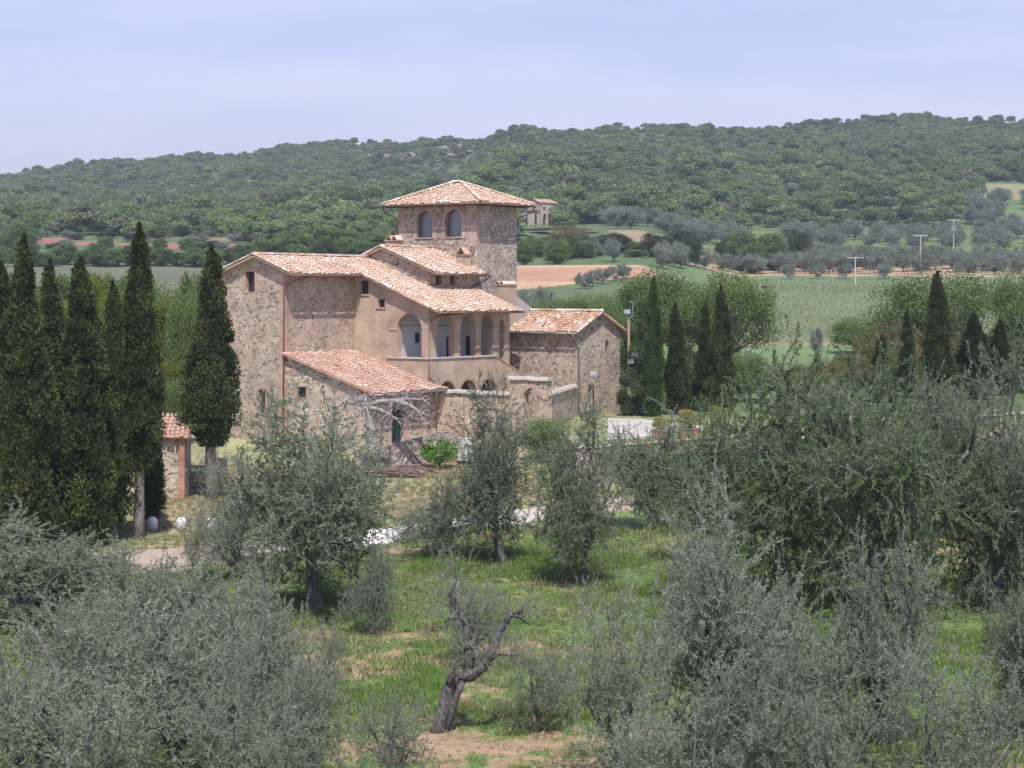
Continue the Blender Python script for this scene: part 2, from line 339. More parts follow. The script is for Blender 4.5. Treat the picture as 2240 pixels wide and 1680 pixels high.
def terrain(x, y):
    x = np.atleast_1d(np.asarray(x, float)); y = np.atleast_1d(np.asarray(y, float)); yy = np.maximum(y, 8.0)
    px = np.clip(CX + F*x/yy, _cx[0], _cx[-1]-1e-3)
    prof = np.stack([np.interp(y, [p[0] for p in c[1]], [p[1] for p in c[1]]) for c in COLS])
    k = np.clip(np.searchsorted(_cx, px, side='right')-1, 0, len(_cx)-2); f = (px-_cx[k])/(_cx[k+1]-_cx[k])
    i = np.arange(len(x)); z = prof[k, i]*(1-f) + prof[k+1, i]*f
    z = z + (vnoise(x, y, 7, 3)-.5)*.35*sstep(150, 100, y)*1.0 + (vnoise(x, y, 60, 2, 3)-.5)*sstep(150, 400, y)*1.5 + (vnoise(x, y, 160, 3, 4)-.5)*sstep(600, 900, y)*22*sstep(0,1,1)
    return z
def tz(x, y): return float(terrain(x, y)[0])
def at(px, Y, dz=0.0):
    x = (px-CX)/F*Y; return Vector((x, Y, tz(x, Y)+dz))
def W(px, py, Y): return Vector(((px-CX)/F*Y, Y, CH-(py-HY)/F*Y))

ROAD = [(-700,73),(-200,73.5),(150,74),(400,75),(620,78.5),(860,82),(1000,86),(1150,89),(1290,91),(1420,93),(1520,97)]
def road_mid(x, y):   # signed distance of a ground point in front of / behind the road, in metres of depth
    px = CX + F*x/np.maximum(y, 8); return y - np.interp(px, [a for a, b in ROAD], [b for a, b in ROAD])
def soil_mask(x, y):
    n = vnoise(x*.8, y*1.5, 3.2, 4, 7); n2 = vnoise(x, y, 12, 2, 9); px = CX+F*x/np.maximum(y, 8)
    cen = np.exp(-((px-1150)/380)**2)
    return sstep(.58, .68, n*.56 + n2*.34 + (vnoise(x, y, .5, 3, 19)-.5)*.26 + .055 + .03*cen)

cols = np.concatenate([np.linspace(-4000, -300, 40, endpoint=False), np.arange(-300, 2540, 5.0), np.linspace(2540, 6200, 40)])
rows = np.concatenate([np.arange(8, 34, 2.0), np.arange(34, 120, .3), 120*np.exp(np.linspace(0, math.log(1900/120), 330)), [2200, 2700, 3500]])
PX, YY = np.meshgrid(cols, rows); XX = (PX-CX)/F*YY
x = XX.ravel(); y = YY.ravel(); z = terrain(x, y); px = PX.ravel()
green = np.array([.115,.19,.05]); green2 = np.array([.175,.24,.08]); dry = np.array([.34,.27,.165]); soil = np.array([.37,.245,.155]); dk = np.array([.06,.075,.034])
n1 = vnoise(x, y, 2.0, 4, 1)[:, None]; n2 = vnoise(x, y, 9, 3, 2)[:, None]
C = green*(1-n1)+green2*n1
sm = soil_mask(x, y)[:, None]
C = C*(1-sm*.9) + soil*(.8+.5*n1)*sm*.9
rd = road_mid(x, y)
dryf = (sstep(1.0, 3.0, rd)*sstep(1500, 1380, px))[:, None]*(.8+.2*n2) * (y < 130)[:, None]
C = C*(1-dryf) + (dry*(.75+.5*n1)*(1-.25*sstep(.5,.6,n2)) + green*.6*sstep(.5,.62,n2))*dryf
far = sstep(122, 135, y)[:, None]
Cf = np.tile(np.array([.10,.145,.055]), (len(x), 1))
def zone(mask, c, amt=1.0):
    global Cf
    Cf = Cf*(1-mask[:, None]*amt) + np.asarray(c)*(mask[:, None]*amt)
wob = (vnoise(x, y, 25, 2, 5)-.5)
left = px < 1090; mid = (px >= 1090) & (px < 1560); right = px >= 1560
zone(((px < 1000) & (y > 220) & (y < 400)).astype(float), (.135,.14,.08))
zone(((px < 1000) & (y+wob*50 > 488) & (y+wob*30 < 528) & (vnoise(x, y, 18, 3, 8) > .42)).astype(float), (.30,.14,.09))
tanm = ((px > 1000) & (px < 1440) & (y > 296-(px-1130)*.12+wob*10) & (y < 372) & (y > 296 + (px-1130)*.13)).astype(float)
zone(tanm, (.52,.33,.20)); st = sstep(.46, .6, vnoise(x*.12, y, 10, 2, 11)); zone(tanm*st, (.40,.22,.135), .8)
zone(((px > 1480) & (px < 1640) & (y > 462) & (y < 530)).astype(float), (.40,.31,.17))
zone(((px > 1330) & (px < 1490) & (y > 470) & (y < 530)).astype(float), (.30,.23,.14))
vine = ((px > 1560) & (y > 232+wob*6) & (y < 400)).astype(float)
zone(sstep(1400, 1520, px+wob*300)*((y > 150) & (y < 440)), (.135,.20,.075))
zone(vine, (.15,.185,.085)); zone(vine*.5*sstep(330, 250, y)*sstep(.45, .6, vnoise(x, y, 14, 3, 12)), (.21,.155,.095), .5)
zone(((px > 1560) & (y > 228+wob*6) & (y < 233+wob*6)).astype(float), (.24,.20,.12))
zone(((px > 1500+wob*200) & (y > 423+wob*8) & (y < 486+wob*40)).astype(float)*sstep(.28, .42, vnoise(x, y*.6, 9, 3, 41)), (.42,.28,.18))
zone(((px > 1500) & (y > 505) & (y < 640)).astype(float), (.13,.18,.06))
zone(((px > 2140) & (y > 640) & (y < 760)).astype(float), (.12,.18,.06))
zone(((px > 2150) & (y > 780) & (y < 880)).astype(float), (.26,.24,.12))
zone(((px > 800) & (px < 1075) & (y > 1270+wob*40) & (y < 1345)).astype(float), (.42,.33,.25))
C = C*(1-far) + Cf*(.8+.4*n2)*far
nr, nc = PX.shape; idx = np.arange(nr*nc).reshape(nr, nc)
Fq = np.stack([idx[:-1,:-1], idx[:-1,1:], idx[1:,1:], idx[1:,:-1]], -1).reshape(-1, 4)
mg, t, p = nmat('ground'); L = t.links
a = N(t, 'ShaderNodeAttribute'); a.attribute_name = 'Col'; c = t.nodes.new('ShaderNodeTexCoord')
n = N(t, 'ShaderNodeTexNoise', Scale=2.2, Detail=8, Roughness=.7); L.new(c.outputs['Object'], n.inputs['Vector'])
r = ramp(t, [(.3, (.62,.62,.62)), (.55, (1.02,1.02,1.02)), (.75, (1.3,1.27,1.2))]); L.new(n.outputs[0], r.inputs[0])
L.new(mixc(t, 1.0, a.outputs['Color'], r.outputs[0], 'MULTIPLY'), p.inputs['Base Color']); p.inputs['Roughness'].default_value = 1
bp = N(t, 'ShaderNodeBump', Strength=.8, Distance=.12); L.new(n.outputs[0], bp.inputs['Height']); L.new(bp.outputs[0], p.inputs['Normal'])
me = raw_mesh('ground', np.stack([x, y, z], 1), Fq, mg, smooth=True, col=np.concatenate([C, np.ones((len(x), 1))], 1))
tag(link(bpy.data.objects.new('ground', me)), kind='structure')

# gravel road draped on the ground
def mat_gravel(name, c0, c1, s=14, fade=False):
    m, t, p = nmat(name); L = t.links; c = t.nodes.new('ShaderNodeTexCoord')
    n = N(t, 'ShaderNodeTexNoise', Scale=s, Detail=8, Roughness=.75); L.new(c.outputs['Object'], n.inputs['Vector'])
    n2 = N(t, 'ShaderNodeTexNoise', Scale=.6, Detail=5); L.new(c.outputs['Object'], n2.inputs['Vector'])
    r = ramp(t, [(.35, c0), (.6, c1)]); L.new(n.outputs[0], r.inputs[0])
    r2 = ramp(t, [(.3, (.7,.66,.62)), (.65, (1.05,1.05,1.05))]); L.new(n2.outputs[0], r2.inputs[0])
    L.new(mixc(t, 1.0, r.outputs[0], r2.outputs[0], 'MULTIPLY'), p.inputs['Base Color']); p.inputs['Roughness'].default_value = .95
    if fade:
        sx = t.nodes.new('ShaderNodeSeparateXYZ'); L.new(c.outputs['Object'], sx.inputs[0]); f = N(t, 'ShaderNodeMapRange'); f.inputs['From Min'].default_value = -11.5; f.inputs['From Max'].default_value = -7.5; L.new(sx.outputs[0], f.inputs[0])
        f2 = N(t, 'ShaderNodeMapRange'); f2.inputs['From Min'].default_value = 2.0; f2.inputs['From Max'].default_value = -1.0; L.new(sx.outputs[0], f2.inputs[0]); f = t.nodes.new('ShaderNodeMath'); f.operation = 'MULTIPLY'; L.new(t.nodes[-3].outputs[0], f.inputs[0]); L.new(f2.outputs[0], f.inputs[1])
        L.new(mixc(t, f.outputs[0], mixc(t, 1.0, r.outputs[0], (.56, .47, .40), 'MULTIPLY'), r.outputs[0]), p.inputs['Base Color'])
    b = N(t, 'ShaderNodeBump', Strength=.7, Distance=.03); L.new(n.outputs[0], b.inputs['Height']); L.new(b.outputs[0], p.inputs['Normal'])
    return m
M_road = mat_gravel('white_gravel', (.50,.45,.40), (.80,.76,.72), fade=True); M_drive = mat_gravel('grey_gravel', (.38,.35,.31), (.56,.53,.49))
pxs = np.linspace(-700, 1520, 440); mids = np.interp(pxs, [a for a, b in ROAD], [b for a, b in ROAD])
k = np.ones(15)/15; mids = np.convolve(np.pad(mids, 7, mode='edge'), k, 'valid')
V = []; m_ = 11
for j in range(m_):
    tt = j/(m_-1)*2-1; wdt = 2.7 + (vnoise(pxs, pxs*0+3, 30, 2, 6)-.5)*1.6*(1 if tt > 0 else -1)
    yy = mids + tt*wdt + (.25*math.sin(j*1.7)); xx = (pxs-CX)/F*yy
    V.append(np.stack([xx, yy, terrain(xx, yy)+.035*(1-tt*tt)+.012], 1))
V = np.concatenate(V); idx = np.arange(m_*440).reshape(m_, 440)
Fq = np.stack([idx[:-1,:-1], idx[:-1,1:], idx[1:,1:], idx[1:,:-1]], -1).reshape(-1, 4)
tag(link(bpy.data.objects.new('road', raw_mesh('road', V, Fq, M_road, smooth=True))), kind='structure')

# raised terrace right of the villa, held by the retaining wall
TZ = 0.9
terr = [(3.6,99.9),(12.3,108.0),(21,116),(40,134),(44,170),(6,170),(3,150),(12.0,134.5),(4.6,129),(3.0,116.4)]
tb = MB(); tb.prism(terr, -2.2, TZ)
mgr, t, p = nmat('terrace_grass'); L = t.links; c = t.nodes.new('ShaderNodeTexCoord')
n = N(t, 'ShaderNodeTexNoise', Scale=.9, Detail=8, Roughness=.7); L.new(c.outputs['Object'], n.inputs['Vector'])
r = ramp(t, [(.36, (.11,.15,.045)), (.52, (.20,.21,.09)), (.66, (.36,.30,.18))]); L.new(n.outputs[0], r.inputs[0]); L.new(r.outputs[0], p.inputs['Base Color']); p.inputs['Roughness'].default_value = 1
o = tb.build('terrace_ground', mgr); tag(o, kind='structure')
def on_terrace(px, py, z=TZ): Y = (CH-z)*F/(py-HY); return ((px-CX)/F*Y, Y)
dp = [on_terrace(a, b) for a, b in [(1330,962),(1420,956),(1470,950),(1520,946),(1560,938),(1530,930),(1480,925),(1432,920),(1400,916),(1330,915)]]
db = MB(); db.add([(a, b, TZ+.006) for a, b in dp], [tuple(range(len(dp)))]); tag(db.build('driveway', M_drive), kind='structure')

# ------------------------------------------------------------------ villa
CB = (.588, .809)                                   # wall direction running right and away
VILLA = (-15.0, 120.0, 0.0); VROT = math.atan2(.809, .588)
# local axes: x = u (along the ridge, right and away), y = -v  (v grows toward the camera and right)
def vl(u, v, z): return (u, -v, z)
villa = tag(empty('villa', VILLA, VROT), 'large rambling stone farmhouse with square tower, arched loggia and pink tiled roofs', 'house')

def panel(mb, o, d, nrm, outer, holes=(), thick=.5):
    """wall slab with openings; (s,z) outline, front face on the nrm side; o,d,nrm in (u,v)"""
    P = lambda s, z, t: (o[0]+d[0]*s-nrm[0]*t, -(o[1]+d[1]*s-nrm[1]*t), z)
    loops = [list(outer)] + [list(h) for h in holes]
    flat = [q for l in loops for q in l]
    tri = tessellate_polygon([[Vector((a, b, 0)) for a, b in l] for l in loops])
    n = len(flat); V = [P(a, b, 0) for a, b in flat] + [P(a, b, thick) for a, b in flat]
    f = [tuple(q) for q in tri] + [tuple(i+n for i in q[::-1]) for q in tri]
    k = 0
    for l in loops:
        m = len(l)
        for i in range(m): a, b = k+i, k+(i+1) % m; f.append((a, b, b+n, a+n))
        k += m
    mb.add(V, f)
def arch(s0, s1, z0, zs, rise=None, n=14, z0b=None):
    c, r = (s0+s1)/2, (s1-s0)/2; rise = rise or r
    return [(s0, z0), (s1, z0 if z0b is None else z0b)] + [(c+r*math.cos(t), zs+rise*math.sin(t)) for t in np.linspace(0, math.pi, n)]
def rect(s0, s1, z0, z1): return [(s0, z0), (s1, z0), (s1, z1), (s0, z1)]
def ring(mb, o, d, nrm, s0, s1, zs, w, proud=.02, depth=.25, rise=None, n=16, legs=0):
    c, r = (s0+s1)/2, (s1-s0)/2; rise = rise or r
    th = np.linspace(0, math.pi, n); i = [(c+(r+.003)*math.cos(t), zs+(rise+.003)*math.sin(t)) for t in th]; e = [(c+(r+w)*math.cos(t), zs+(rise+w)*math.sin(t)) for t in th]
    if legs: i = [(s1+.003, zs-legs)]+i+[(s0-.003, zs-legs)]; e = [(s1+w, zs-legs)]+e+[(s0-w, zs-legs)]
    panel(mb, (o[0]+nrm[0]*proud, o[1]+nrm[1]*proud), d, nrm, e + i[::-1], (), depth)

A_d, A_n = (0, 1), (-1, 0)      # walls of constant u: run along v, face -u (left front)
B_d, B_n = (1, 0), (0, 1)       # walls of constant v: run along u, face +v (right front)

# --- roofs made of curved tiles
rngT = np.random.RandomState(11)
def roof(name, pts, mat, parent, seed=0, sp=.235, ln=.36, slab=.11, caps=()):
    """pts: planar polygon (u,v,z); covers it with rows of half-round tiles above a thin deck"""
    rs = np.random.RandomState(seed+3)
    P = np.array([vl(*q) for q in pts], float); nr = np.cross(P[1]-P[0], P[2]-P[0]); nr /= np.linalg.norm(nr)
    if nr[2] < 0: nr = -nr
    dn = np.array([0, 0, -1.0]); dn = dn - nr*dn.dot(nr); dn /= np.linalg.norm(dn); al = np.cross(nr, dn)
    ab = np.stack([(P-P[0])@al, (P-P[0])@dn], 1)
    mb = MB(); k = len(P)
    mb.add(P-nr*.006, [tuple(range(k))], .05)
    mb.add(np.concatenate([P-nr*.012, P-nr*slab]), [tuple(range(k)), tuple(range(2*k-1, k-1, -1))]+[(i, (i+1) % k, k+(i+1) % k, k+i) for i in range(k)], .42)
    a = np.arange(ab[:,0].min()+sp*.5, ab[:,0].max(), sp); b = np.arange(ab[:,1].min()-ln*1.1, ab[:,1].max(), ln)
    A, Bb = np.meshgrid(a, b); A = A.ravel(); Bb = Bb.ravel()
    def inside(qa, qb):
        c = np.zeros(len(qa), bool); j = k-1
        for i in range(k):
            xi, yi = ab[i]; xj, yj = ab[j]
            cond = ((yi > qb) != (yj > qb)) & (qa < (xj-xi)*(qb-yi)/(yj-yi+1e-12)+xi); c ^= cond; j = i
        return c
    m = len(A); ci0 = np.round(A/sp).astype(int); ci0 -= ci0.min(); Bb = Bb + (rs.rand(ci0.max()+2)*ln)[ci0]
    ok = inside(A, Bb+ln*.5); A = A[ok]; Bb = Bb[ok]; m = len(A)
    hole = rs.rand(m) < .006; A = A[~hole]; Bb = Bb[~hole]; m = len(A)
    A = A + rs.normal(0, .014, m) + (vnoise(A, Bb, 1.6, 2, seed+4)-.5)*.05; Bb = Bb + rs.normal(0, .02, m); lift = rs.rand(m)*.014
    th = np.linspace(0, math.pi, 5); r0, r1 = sp*.40, sp*.33
    lo = np.stack([np.cos(th)*r0, np.sin(th)*r0*.95], 1); hi = np.stack([np.cos(th)*r1, np.sin(th)*r1*.8], 1)
    Vt = np.zeros((m, 10, 3))
    for q in range(5):
        Vt[:, q] = P[0]+al*(A+lo[q,0])[:, None]+dn*(Bb+ln*1.12)[:, None]+nr*(lo[q,1]+.014+lift)[:, None]
        Vt[:, 5+q] = P[0]+al*(A+hi[q,0])[:, None]+dn*Bb[:, None]+nr*(hi[q,1]+lift*.4)[:, None]
    fr = np.array([(i, i+1, i+6, i+5) for i in range(4)])
    pc = (rs.rand(m)*.62 + .38*vnoise(A, Bb, 1.2, 2, seed)).clip(0, 1)
    V = Vt.reshape(-1, 3); Fq = (fr[None]+np.arange(m)[:, None, None]*10).reshape(-1, 4)
    mb.add(V, Fq, np.repeat(pc, 10))
    for c0, c1 in caps:      # half-round caps along ridges, hips and verges
        p0 = np.array(vl(*c0)); p1 = np.array(vl(*c1)); Ld = np.linalg.norm(p1-p0); t_ = (p1-p0)/Ld; sdv = np.cross(t_, [0, 0, 1]); sdv /= np.linalg.norm(sdv); up = np.cross(sdv, t_)
        for s in np.arange(0, Ld, .38):
            e = min(s+.42, Ld+.05); rr = .125; h = rs.rand()*.015
            Vc = [p0+t_*s+sdv*math.cos(q)*rr+up*(math.sin(q)*rr+.05+h) for q in th]+[p0+t_*e+sdv*math.cos(q)*rr*.85+up*(math.sin(q)*rr*.85+.035) for q in th]
            mb.add(Vc, [(i, i+1, i+6, i+5) for i in range(4)], rs.rand()*.75+.2)
    return mb.build(name, mat, parent, attr=True)

def window(parent, o, d, nrm, s0, s1, z0, z1, name='window', glass=None, bars=0, sill=True, archz=None, depth=.32, mull=0):
    g = glass or M_glassD; mb = MB(); q = lambda t: (o[0]-nrm[0]*t, o[1]-nrm[1]*t)
    outl = rect(s0-.02, s1+.02, z0-.02, z1+.02) if archz is None else arch(s0-.02, s1+.02, z0-.02, archz, (z1-archz)+.02)
    panel(mb, q(depth), d, nrm, outl, (), .05)
    wd = mb.build(name, g, parent)
    fb = MB(); fw = .06
    if archz is None: panel(fb, q(depth-.05), d, nrm, rect(s0, s1, z0, z1), [rect(s0+fw, s1-fw, z0+fw, z1-fw)], .048)
    else: panel(fb, q(depth-.05), d, nrm, arch(s0, s1, z0, archz, z1-archz), [arch(s0+fw, s1-fw, z0+fw, archz, z1-archz-fw)], .048)
    for i in range(mull):
        c = s0+(s1-s0)*(i+1)/(mull+1); panel(fb, q(depth-.045), d, nrm, rect(c-.02, c+.02, z0+fw+.002, (z1 if archz is None else archz)-fw-.002), (), .03)
    fb.build('frame', M_frame, wd)
    if bars:
        bb = MB()
        for i in range(bars):
            c = s0+(s1-s0)*(i+1)/(bars+1); a = q(.1); bb.tube([(a[0]+d[0]*c, -(a[1]+d[1]*c), z0), (a[0]+d[0]*c, -(a[1]+d[1]*c), z1)], .012, 5)
        bb.build('bars', M_black, wd)
    if sill:
        sb = MB(); panel(sb, (o[0]+nrm[0]*.07, o[1]+nrm[1]*.07), d, nrm, rect(s0-.12, s1+.12, z0-.09, z0-.004), (), .35); sb.build('sill', M_brkR, wd)
    return wd

RS = .38; RIDGE_V, RIDGE_Z = -2.31, 11.95
def rz_(v): return RIDGE_Z - RS*(v-RIDGE_V) if v > RIDGE_V else RIDGE_Z - .34*(RIDGE_V-v)
ZB = -1.6
# gable wing
wing = MB()
outer = [(-5.75, ZB), (0, ZB), (0, rz_(0)-.06), (RIDGE_V, RIDGE_Z-.06), (-5.75, rz_(-5.75)-.06)]
panel(wing, (0, 0), A_d, A_n, outer, [rect(-3.40, -2.60, 9.55, 10.9), rect(-2.25, -1.64, 1.5, 3.08)], .5)
panel(wing, (.5, 0), B_d, B_n, rect(0, 7.1, ZB, rz_(0)-.06), (), .5)
panel(wing, (.5, -5.25), B_d, (0, -1), rect(0, 15.7, ZB, rz_(-5.75)-.06), (), .5)
wg = wing.build('wing_wall', M_rub, villa)
q = MB()   # brick quoins on the near corner and round the openings
for k_ in range(38):
    zz = -.6+k_*.3; w1 = .34 if k_ % 2 else .56; w2 = .62 if (k_//3) % 2 else .42
    panel(q, (-.012, 0), A_d, A_n, rect(-w1, .012, zz, zz+.296), (), .05)
    panel(q, (.045, .012), B_d, B_n, rect(0, w2, zz, zz+.296), (), .05)
for s0, s1, z0, z1 in ((-3.4,-2.6,9.55,10.9), (-2.25,-1.64,1.5,3.08)):
    panel(q, (-.015, 0), A_d, A_n, rect(s0-.3, s1+.3, z0-.1, z1+.28), [rect(s0-.001, s1+.001, z0, z1)], .05)
panel(q, (-.010, 0), A_d, A_n, [(-5.0,3.2),(-4.35,3.2),(-4.3,8.2),(-5.1,8.2)], (), .05)
q.build('brick_quoins', M_brkR, wg)
window(wg, (0, 0), A_d, A_n, -3.4, -2.6, 9.55, 10.9, bars=3, sill=False, mull=1)
window(wg, (0, 0), A_d, A_n, -2.25, -1.64, 1.5, 3.08, bars=3, sill=False)

# loggia block
LG = MB()
panel(LG, (7.12, 0), A_d, A_n, [(.0, ZB), (6.54, ZB), (6.54, rz_(6.54)-.06), (0, rz_(0)-.06)],
      [rect(.45, 1.23, 9.4, 10.33), rect(2.05, 2.69, 8.5, 9.05), arch(3.8, 5.9, 5.17, 7.05, 1.05)], .5)
U0 = 7.12
ops = [(7.97, 9.86), (10.52, 12.28), (12.85, 14.23)]
holes = [arch(a-U0-.5, b-U0-.5, 5.17, 7.05, .97) for a, b in ops] + [arch(14.99-U0-.5, 15.64-U0-.5, 4.86, 6.95, .7, z0b=4.5)]
holes += [arch(c-.9-U0-.5, c+.9-U0-.5, .4, 2.6, .93) for c in (9.06, 11.4, 13.75)]
panel(LG, (7.62, 6.54), B_d, B_n, [(0, ZB), (9.8, ZB), (9.8, 3.8), (8.6, 4.32), (8.6, rz_(6.54)-.06), (0, rz_(6.54)-.06)], holes, .5)
lg = LG.build('loggia_wall', M_brkT, villa)
x_ = MB(); x_.box(vl(15.7, 6.5, ZB), vl(16.2, 3.1, 8.55)); x_.build('end_wall', M_brkT, lg)
q = MB()
ring(q, (7.12, 0), A_d, A_n, 3.8, 5.9, 7.05, .34, rise=1.05)
q.build('brick_arch', M_brkR, lg)
for a, b in ((3.3, 3.795), (5.905, 6.2)): q = MB(); panel(q, (7.105, 0), A_d, A_n, rect(a, b, 5.2, 7.0), (), .04); q.build('brick_jamb', M_brkR, lg)
for a, b, zs_, w_, pr_, ri_ in [(a, b, 7.05, .2, .02, .97) for a, b in ops]+[(14.99, 15.64, 6.95, .14, .02, .7)]+[(c-.9, c+.9, 2.6, .26, .04, .93) for c in (9.06, 11.4, 13.75)]:
    q = MB(); ring(q, (U0, 6.54), B_d, B_n, a-U0, b-U0, zs_, w_, pr_, rise=ri_); q.build('brick_arch', M_brkR, lg)
q = MB()
panel(q, (7.04, 0), A_d, A_n, rect(2.9, 6.6, 5.06, 5.165), (), .62)
panel(q, (7.67, 6.62), B_d, B_n, rect(0, 7.0, 5.06, 5.165), (), .62)
panel(q, (7.06, 0), A_d, A_n, rect(3.1, 3.79, 7.0, 7.07), (), .3)
for s in (7.64, 9.9, 12.3, 14.26): panel(q, (s, 6.575), B_d, B_n, rect(.0, {7.64:.32,9.9:.58,12.3:.53,14.26:.7}[s], 7.0, 7.06), (), .2)
q.build('stone_ledge', M_stoneW, lg)
q = MB(); panel(q, (14.75, 6.58), B_d, B_n, [(0, 4.98), (2.75, 3.76), (2.75, 3.85), (0, 5.07)], (), .58); q.build('stair_coping', M_brkR, lg)
# loggia interior
q = MB()
q.box(vl(7.63, 3.6, 4.3), vl(16.1, 3.4, 8.42)); q.box(vl(7.625, 6.03, 8.3), vl(16.1, 3.61, 8.42))
q.box(vl(7.64, 3.61, 4.31), vl(7.75, 3.4, 8.3)); q.box(vl(15.62, 6.0, 4.31), vl(15.69, 3.61, 8.29))
q.build('limewashed_room', M_white, lg)
q = MB(); q.box(vl(7.62, 6.05, 4.1), vl(15.69, 3.4, 4.295)); q.box(vl(7.63, 4.2, ZB), vl(16.1, 4.0, 4.09)); q.build('floor_slab', M_brown, lg)
for a, b, z0, z1 in ((11.72+1.0, 12.2+1.0, 4.31, 6.42), (13.95+1.0, 14.5+1.0, 4.31, 6.42)):
    q = MB(); q.box(vl(a, 3.66, z0), vl(b+.3, 3.61, z1)); dr = q.build('door', M_frame, lg)
    q = MB(); q.box(vl(a+.06, 3.67, z0+.05), vl(b+.24, 3.655, z1-.08)); q.build('door_panel', M_dark, dr)
q = MB(); q.box(vl(9.25, 3.65, 6.05), vl(9.65, 3.61, 6.75)); q.build('window', M_glassD, lg)
q = MB(); q.tube([vl(7.35, 3.8, 7.3), vl(7.35, 5.9, 7.3)], .025, 6); q.tube([vl(8, 6.3, 7.3), vl(9.86, 6.3, 7.3)], .025, 6); q.build('tie_rod', M_black, lg)
window(lg, (7.12, 0), A_d, A_n, .45, 1.23, 9.4, 10.33, mull=1)
window(lg, (7.12, 0), A_d, A_n, 2.05, 2.69, 8.5, 9.05)

# upper block behind the loggia
UB = MB(); u3 = 11.3; AZ, AV = 12.72, -.94
uz = lambda v: AZ - .38*abs(v-AV)
panel(UB, (u3, 0), A_d, A_n, [(-5, 10.2), (-3.2, 11.0), (-2.31, 11.6), (3.14, 9.4), (3.14, uz(3.14)-.06), (AV, AZ-.06), (-5, uz(-5)-.06)], (), .5)
panel(UB, (u3+.5, 3.14), B_d, B_n, rect(0, 5.2, 9.2, uz(3.14)-.06), [rect(12.16-11.8, 12.78-11.8, 10.08, 10.78), rect(13.77-11.8, 14.32-11.8, 10.08, 10.78)], .4)
ub = UB.build('upper_wall', M_rub, villa)
window(ub, (11.8, 3.14), B_d, B_n, .36, .98, 10.08, 10.78, sill=False); window(ub, (11.8, 3.14), B_d, B_n, 1.97, 2.52, 10.08, 10.78, sill=False)

# tower
TW = MB(); T0, T1, TV0, TV1, TZT = 17.0, 21.9, -4.3, 3.05, 15.95
panel(TW, (T0, 0), A_d, A_n, rect(TV0, TV1, 7, TZT), [arch(-2.51, -1.04, 13.6, 14.85), arch(.15, 1.67, 13.6, 14.85)], .6)
panel(TW, (T0+.6, TV1), B_d, B_n, rect(0, T1-T0-.6, ZB, TZT), (), .6)
panel(TW, (T1, 0), A_d, (1, 0), rect(TV0, TV1-.6, ZB, TZT), (), .6)
panel(TW, (T0+.6, TV0), B_d, (0, -1), rect(0, T1-T0-1.2, ZB, TZT), (), .6)
tw = TW.build('tower_wall', M_rubT, villa)
q = MB()
for a, b in ((-2.51, -1.04), (.15, 1.67)):
    ring(q, (T0, 0), A_d, A_n, a, b, 14.85, .26)
    panel(q, (T0-.016, 0), A_d, A_n, rect(a-.32, a-.003, 13.5, 14.84), (), .05); panel(q, (T0-.016, 0), A_d, A_n, rect(b+.003, b+.32, 13.5, 14.84), (), .05)
panel(q, (T0-.01, 0), A_d, A_n, rect(TV0, TV0+.7, 12.4, TZT-.01), (), .05); panel(q, (T0-.012, 0), A_d, A_n, rect(2.15, TV1+.012, 12.9, TZT-.01), (), .05)
panel(q, (T0+.04, TV1+.012), B_d, B_n, rect(0, .42, 12.9, TZT-.01), (), .05)
q.build('brick_surrounds', M_brkM, tw)
for a, b in ((-2.51, -1.04), (.15, 1.67)):
    wd = window(tw, (T0, 0), A_d, A_n, a, b, 13.6, 15.6, glass=M_glass, archz=14.85, depth=.42)
for a, b in ((-2.51, -1.04), (.15, 1.67)): q = MB(); ring(q, (T0, 0), A_d, A_n, a-.001, b+.001, 14.85, .15, .035, .1, n=18); q.build('brick_arch', M_brkR, tw)

# roofs
ov = .85
c1 = rz_(.8)
roof('roof', [(-.45, RIDGE_V, RIDGE_Z+.05), (-.45, 1.0, rz_(1.0)+.05), (6.7, 1.0, rz_(1.0)+.05), (6.7, 7.5, rz_(7.5)+.05), (16.5, 7.5, rz_(7.5)+.05), (16.5, 3.14, rz_(3.14)+.05), (11.3, 3.14, rz_(3.14)+.05), (11.3, RIDGE_V, RIDGE_Z+.05)], M_tileP, villa, 1,
     caps=[((-.45, RIDGE_V, RIDGE_Z+.09), (11.3, RIDGE_V, RIDGE_Z+.09)), ((-.4, 1.0, rz_(1.0)+.07), (-.4, RIDGE_V, RIDGE_Z+.07)), ((6.75, 7.5, rz_(7.5)+.07), (6.75, 1.0, rz_(1.0)+.07))])
roof('roof', [(-.45, RIDGE_V, RIDGE_Z+.05), (-.45, -6.4, rz_(-6.4)+.05), (16.8, -6.4, rz_(-6.4)+.05), (16.8, RIDGE_V, RIDGE_Z+.05)], M_tileP, villa, 2,
     caps=[((-.4, RIDGE_V, RIDGE_Z+.07), (-.4, -6.4, rz_(-6.4)+.07))])
roof('roof', [(10.95, AV, AZ+.05), (10.95, 4.05, uz(4.05)+.05), (16.99, 4.05, uz(4.05)+.05), (16.99, AV, AZ+.05)], M_tileP, villa, 4,
     caps=[((10.95, AV, AZ+.09), (16.9, AV, AZ+.09)), ((11.0, 4.05, uz(4.05)+.07), (11.0, AV, AZ+.07))])
roof('roof', [(10.95, AV, AZ+.05), (10.95, -5.4, uz(-5.4)+.05), (16.99, -5.4, uz(-5.4)+.05), (16.99, AV, AZ+.05)], M_tileP, villa, 5,
     caps=[((11.0, AV, AZ+.07), (11.0, -5.4, uz(-5.4)+.07))])
e0, e1, f0, f1, ez, az = T0-.8, T1+ov, TV0-ov, TV1+1.0, 16.03, 17.68
cu, cv0, cv1 = (T0+T1)/2, (TV0+TV1)/2-.35, (TV0+TV1)/2+.35
hp = []
